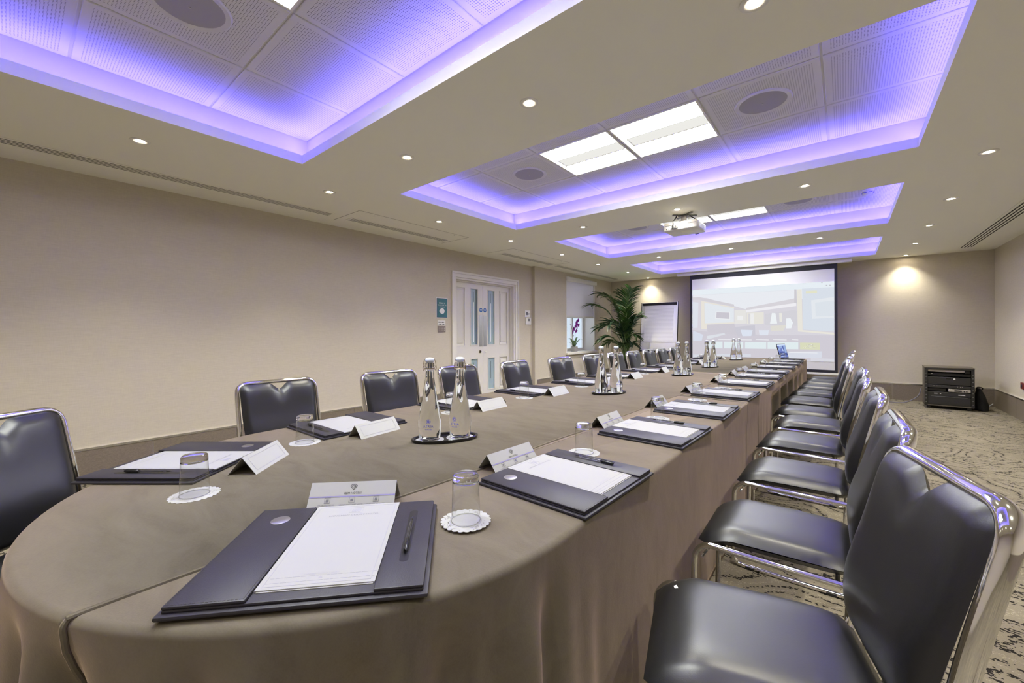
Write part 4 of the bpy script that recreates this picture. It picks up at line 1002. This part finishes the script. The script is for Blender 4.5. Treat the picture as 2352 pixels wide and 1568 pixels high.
# ================================================================== palm in a black pot
PLX, PLY = -4.02, 9.20
t = thing('potted_palm', 'tall green kentia palm in a black pot in the far left corner', 'plant', (PLX, PLY, 0))
MB().lathe([(.14, 0), (.155, .02), (.19, .60), (.20, .62), (.195, .625), (.18, .615), (.178, .57)], 28).build('pot', 'pot_black', t)
MB().lathe([(.178, .57), (.08, .59), (0, .595)], 20).build('soil', 'soil', t)
def frond(rnd, az, top, spread, droop, nleaf, ll, lmat, stem0=(0, 0)):
    pts = []; n = 16
    for i in range(n+1):
        u = i/n; r = spread*(u**1.7); z = .59+(top-.59)*(1-(1-u)**1.5)-droop*max(0, u-.55)**2*4
        pts.append(Vector((stem0[0]+r*math.cos(az), stem0[1]+r*math.sin(az), z)))
    st = MB(); st.tube(pts, [.011*(1-.8*i/n)+.0015 for i in range(n+1)], 6)
    lv = MB()
    for k in range(nleaf):
        u = .42+.58*k/(nleaf-1); x = u*n; i = min(int(x), n-1); p = pts[i].lerp(pts[i+1], x-i); tg = (pts[i+1]-pts[i]).normalized()
        side = 1 if k % 2 else -1; lat = tg.cross(Vector((0, 0, 1)))
        if lat.length < .1: lat = Vector((-math.sin(az), math.cos(az), 0))
        lat.normalize()
        l = ll*(.55+.6*math.sin(min(1, (u-.38)/.55)*PI*.72))*rnd.uniform(.85, 1.15)
        d0 = (tg*.75+lat*side*rnd.uniform(.6, .95)+Vector((0, 0, .12))).normalized(); w = rnd.uniform(.012, .019); q = p.copy(); d_ = d0.copy(); segs = 5; row = []
        nv = d_.cross(Vector((0, 0, 1))).normalized(); nv = Matrix.Rotation(rnd.uniform(.35, 1.15)*side, 3, d_) @ nv
        for s in range(segs+1):
            uu = s/segs; ww = w*math.sin(PI*(.12+.86*uu))**.8
            row += [tuple(q+nv*ww), tuple(q+Vector((0, 0, .006))*math.sin(PI*uu)+Vector((0, 0, -.004))), tuple(q-nv*ww)]
            q = q+d_*(l/segs); d_ = (d_+Vector((0, 0, -rnd.uniform(.07, .22)))).normalized()
        lv.add(row, [(3*s+a, 3*s+a+1, 3*s+a+4, 3*s+a+3) for s in range(segs) for a in (0, 1)])
    st.mi = 0; fm = st; fm.mi = 1; fm.add(lv.v, lv.f)
    lo, hi = XP+.02-PLX, YF-.03-PLY
    fm.v = [(max(lo+.004*(i % 5), x), min(hi, y), z) for i, (x, y, z) in enumerate(fm.v)]
    return fm
rnd = random.Random(11)
FR = [(190, 2.22, .62, .06, 26, .42), (200, 1.98, .80, .10, 26, .42), (330, 2.25, .48, .02, 28, .40), (300, 2.15, .22, .02, 30, .42), (210, 2.1, .40, .03, 28, .44), (120, 2.0, .35, .05, 24, .40), (345, 1.62, .42, .05, 24, .34), (20, 1.70, .45, .08, 22, .34), (265, 1.75, .25, .04, 26, .40), (240, 1.60, .50, .22, 24, .36), (185, 1.55, .66, .22, 24, .36), (350, 1.30, .55, .20, 22, .30), (290, 1.35, .45, .12, 24, .34), (215, 1.25, .60, .22, 22, .32), (170, 1.15, .55, .25, 20, .3), (325, 1.10, .48, .18, 20, .28), (255, 1.45, .20, .02, 26, .36), (310, 1.55, .18, .02, 26, .38), (5, 1.45, .30, .05, 22, .34), (275, 1.05, .42, .14, 20, .28)]
for i, (az, top, spd, dr, nl, ll) in enumerate(FR):
    if az > 260 or az < 60: spd *= .62; ll *= .8
    fm = frond(rnd, math.radians(az), top, spd*.92, dr, int(nl*1.3), ll*.92, 0, (rnd.uniform(-.05, .05), rnd.uniform(-.05, .05)))
    fm.build('frond', ['stem_green', 'leaf' if i % 3 else 'leaf_dark'], t, angle=60)

# ================================================================== orchid on the sill
t = thing('potted_orchid', 'purple orchid in a grey pot on the window sill', 'plant', (XP-.12, 8.50, WZ0+.004))
MB().lathe([(.072, 0), (.076, .004), (.08, .118), (.076, .12), (.070, .112)], 24).build('pot', 'pot_grey', t)
MB().lathe([(.070, .112), (0, .115)], 18).build('soil', 'soil', t)
for i, (az, l, up) in enumerate(((-95, .22, .22), (-60, .19, .17), (100, .22, .24), (60, .2, .2), (-130, .16, .12), (140, .17, .13))):
    a = math.radians(az); d_ = Vector((math.cos(a), math.sin(a), 0)); sd = Vector((-d_.y, d_.x, 0)); vs = []; n = 8
    for k in range(n+1):
        u = k/n; p = d_*(.012+l*u)+Vector((0, 0, .112+up*math.sin(u*1.9)*.95)); w = .026*math.sin(PI*(.1+.88*u))**.7
        vs += [tuple(p+sd*w), tuple(p-Vector((0, 0, .006))), tuple(p-sd*w)]
    MB().add(vs, [(3*k+j, 3*k+j+1, 3*k+j+4, 3*k+j+3) for k in range(n) for j in (0, 1)]).build('leaf', 'leaf_pale', t, angle=70)
rnd = random.Random(5)
fl = MB()
for p_, r_ in ((0, 0),):
    pass
def petal_flower(c, s_, rz):
    mb = MB(); F0 = T(*c) @ RZ(rz) @ Matrix.Rotation(PI/2+.2, 4, 'X')
    for k in range(5):
        a = k*2*PI/5+.3; big = s_*(1.0 if k % 2 else .85); pts = [(0, 0, .0), (big*.5, big*.42, .004), (big, 0, .008), (big*.5, -big*.42, .004), (big*.5, 0, .011)]
        mb.add(pts, [(0, 3, 4), (3, 2, 4), (2, 1, 4), (1, 0, 4)], F0 @ RZ(a))
    mb.lathe([(.0, .012), (s_*.22, .010), (s_*.14, -.002)], 8, F0); return mb
for (y0, lean, H, fz) in ((-.03, -.11, .58, [(.44, -.13), (.52, -.10), (.56, -.085), (.48, -.075), (.41, -.1)]), (.02, .05, .70, [(.44, .06), (.50, .09), (.55, .04), (.60, .085), (.65, .06), (.70, .10), (.47, .02), (.68, .14), (.58, .12)])):
    pts = [(0, y0, .11), (.0, y0+lean*.25, .11+H*.45), (0, y0+lean*.9, .11+H*.85), (.01, y0+lean*1.6, .11+H*.93)]
    MB().tube(fillet(pts, .1, 5), .0045, 6).build('flower_stem', 'orchid_stem', t)
    for z, y in fz: petal_flower((.02+rnd.uniform(-.015, .02), y+rnd.uniform(-.01, .01), z+.05), .052, PI/2+rnd.uniform(-.6, .6)).build('blossom', 'orchid', t, smooth=False)

# ================================================================== equipment rack with bag and cable
RX0, RX1, RY0_, RY1_ = 1.005, 1.552, 9.42, 9.86
t = thing('equipment_rack', 'low dark equipment rack cabinet with audio units by the far wall', 'cabinet', ((RX0+RX1)/2, RY0_, 0), math.radians(-3))
hw_ = (RX1-RX0)/2; dp = RY1_-RY0_
cb = MB(); cb.box(-hw_, -hw_+.018, 0, dp, .05, .655); cb.box(hw_-.018, hw_, 0, dp, .05, .655); cb.box(-hw_, hw_, dp-.018, dp, .05, .655); cb.box(-hw_, hw_, 0, dp, .05, .068)
cb.build('carcass', 'rack_side', t, smooth=False)
MB().rbox(-hw_-.004, hw_+.004, -.004, dp, .655, .673, .003, 1).build('top', 'rack_side', t)
b = MB(); b.box(-hw_+.0, -hw_+.036, -.004, .012, .05, .655); b.box(hw_-.036, hw_, -.004, .012, .05, .655); b.box(-hw_, hw_, -.004, .012, .635, .655); b.build('front_rail', 'rack_dark', t, smooth=False)
sc_ = MB()
for s in (-1, 1):
    for k in range(9): sc_.rbox(s*(hw_-.018)-.004, s*(hw_-.018)+.004, -.007, -.003, .10+k*.058, .108+k*.058, .001, 1)
sc_.build('screw', 'steel', t)
for x, y in ((-hw_+.05, .05), (hw_-.05, .05), (-hw_+.05, dp-.05), (hw_-.05, dp-.05)): MB().rbox(x-.025, x+.025, y-.025, y+.025, 0, .05, .012, 2).build('castor', 'black_plastic', t)
def unit(name, label, z0, z1, m, dy=.0, x0=-hw_+.037, x1=hw_-.037):
    u = thing(name, label, 'audio unit', ((RX0+RX1)/2, RY0_-.001, 0), math.radians(-3)); MB().rbox(x0, x1, .004+dy, .30, z0, z1, .003, 1).build('case', m, u); return u
u = unit('drawer_panel', 'plain black drawer panel at the bottom of the rack', .072, .205, 'rack_panel')
MB().rbox(-.2, .2, .0, .005, .20, .205, .001, 1).build('lip', 'grey_metal', u)
u = unit('amplifier', 'black amplifier with white lettering second from the rack bottom', .21, .275, 'rack_panel')
MB().box(-.165, -.125, .003, .0045, .235, .258).build('socket', 'grey_metal', u, smooth=False); b = MB(); b.box(.10, .175, .003, .0045, .236, .246); b.build('lettering', 'white_mark', u, smooth=False); MB().box(-.1, -.085, .003, .0045, .243, .252).build('button', 'white_mark', u, smooth=False)
u = unit('receiver', 'silver radio receiver with display on the right of the rack', .285, .33, 'silver_panel', 0, -.005, hw_-.04)
MB().box(.06, .14, .002, .0045, .293, .315).build('display', 'rack_dark', u, smooth=False)
for x in (.165, .19): MB().cyl(.009, 0, .012, 12, T(x, .004, .302) @ Matrix.Rotation(PI/2, 4, 'X')).build('knob', 'rack_dark', u)
u = unit('blank_unit', 'small black unit left of the silver receiver', .285, .33, 'rack_dark', .03, -hw_+.037, -.03)
u = unit('mixer', 'black mixer with small lights above the silver receiver', .34, .385, 'rack_panel')
b = MB()
for x in (-.17, -.14, -.125, -.1, .09, .12, .14): b.box(x, x+.008, .003, .0045, .365, .373)
b.build('light', 'silver_panel', u, smooth=False)
u = unit('rack_drawer', 'large black drawer with slot handle in the rack', .395, .515, 'rack_panel')
MB().box(-.03, .02, .002, .0045, .485, .5).build('handle_slot', 'black_gloss', u, smooth=False); MB().lathe([(.012, 0), (.011, .004), (0, .005)], 14, T(.06, .004, .49) @ Matrix.Rotation(PI/2, 4, 'X')).build('lock', 'white_mark', u)
u = unit('disc_player', 'thin black disc player near the top of the rack', .53, .575, 'black_gloss', .02)
MB().box(-.2, -.18, .0225, .0245, .562, .568).build('badge', 'white_mark', u, smooth=False)
u = unit('paper_tray', 'cream tray in the top bay of the rack', .595, .632, 'silver_panel', .03, -hw_+.04, hw_-.10)
MB().box(hw_-.095, hw_-.04, .05, .30, .58, .625).build('adapter', 'rack_dark', u, smooth=False)
# bag
t = thing('black_bag', 'black soft bag leaning behind the right side of the rack', 'bag', (1.665, 9.66, 0))
mb = MB(); n, k = 16, 14; vs = []; fs = []
for j in range(k+1):
    b = j/k; z = .34*b; rx = .085*(1-.75*b**2.2)*(.86+.14*math.sin(b*PI)); ry = .14*(1-.5*b*b); cxb = -.03*b
    for i in range(n):
        a = 2*PI*i/n; q = 1+.05*math.sin(3*a+j*.8); vs.append((cxb+rx*q*math.cos(a), ry*q*math.sin(a), z+.004))
for j in range(k):
    for i in range(n): fs.append((j*n+i, j*n+(i+1) % n, (j+1)*n+(i+1) % n, (j+1)*n+i))
fs += [tuple(range(n)), tuple(range(k*n, k*n+n))]
mb.add(vs, fs).build('body', 'bag_black', t, angle=80)
MB().tube(fillet([(-.06, -.02, .33), (-.05, -.03, .37), (.01, -.03, .36), (.0, -.02, .32)], .03, 5), .008, 8).build('strap', 'bag_black', t)
cb = MB().tube(fillet([(.985, 9.62, .30), (.96, 9.62, .16), (.80, 9.66, .02), (.55, 9.75, .012), (.30, 9.95, .012)], .12, 8), .008, 8).build('floor_cable', 'cable_grey')
tag(cb, 'grey cable looping from the rack to the floor', 'cable')
cb = MB().tube(fillet([(1.70, 9.80, .01), (1.76, 9.95, .012), (1.82, 10.05, .03), (1.87, 10.13, .06)], .06, 6), .006, 6).build('short_cable', 'exterior_stone')
tag(cb, 'pale short cable on the floor in the right corner', 'cable')
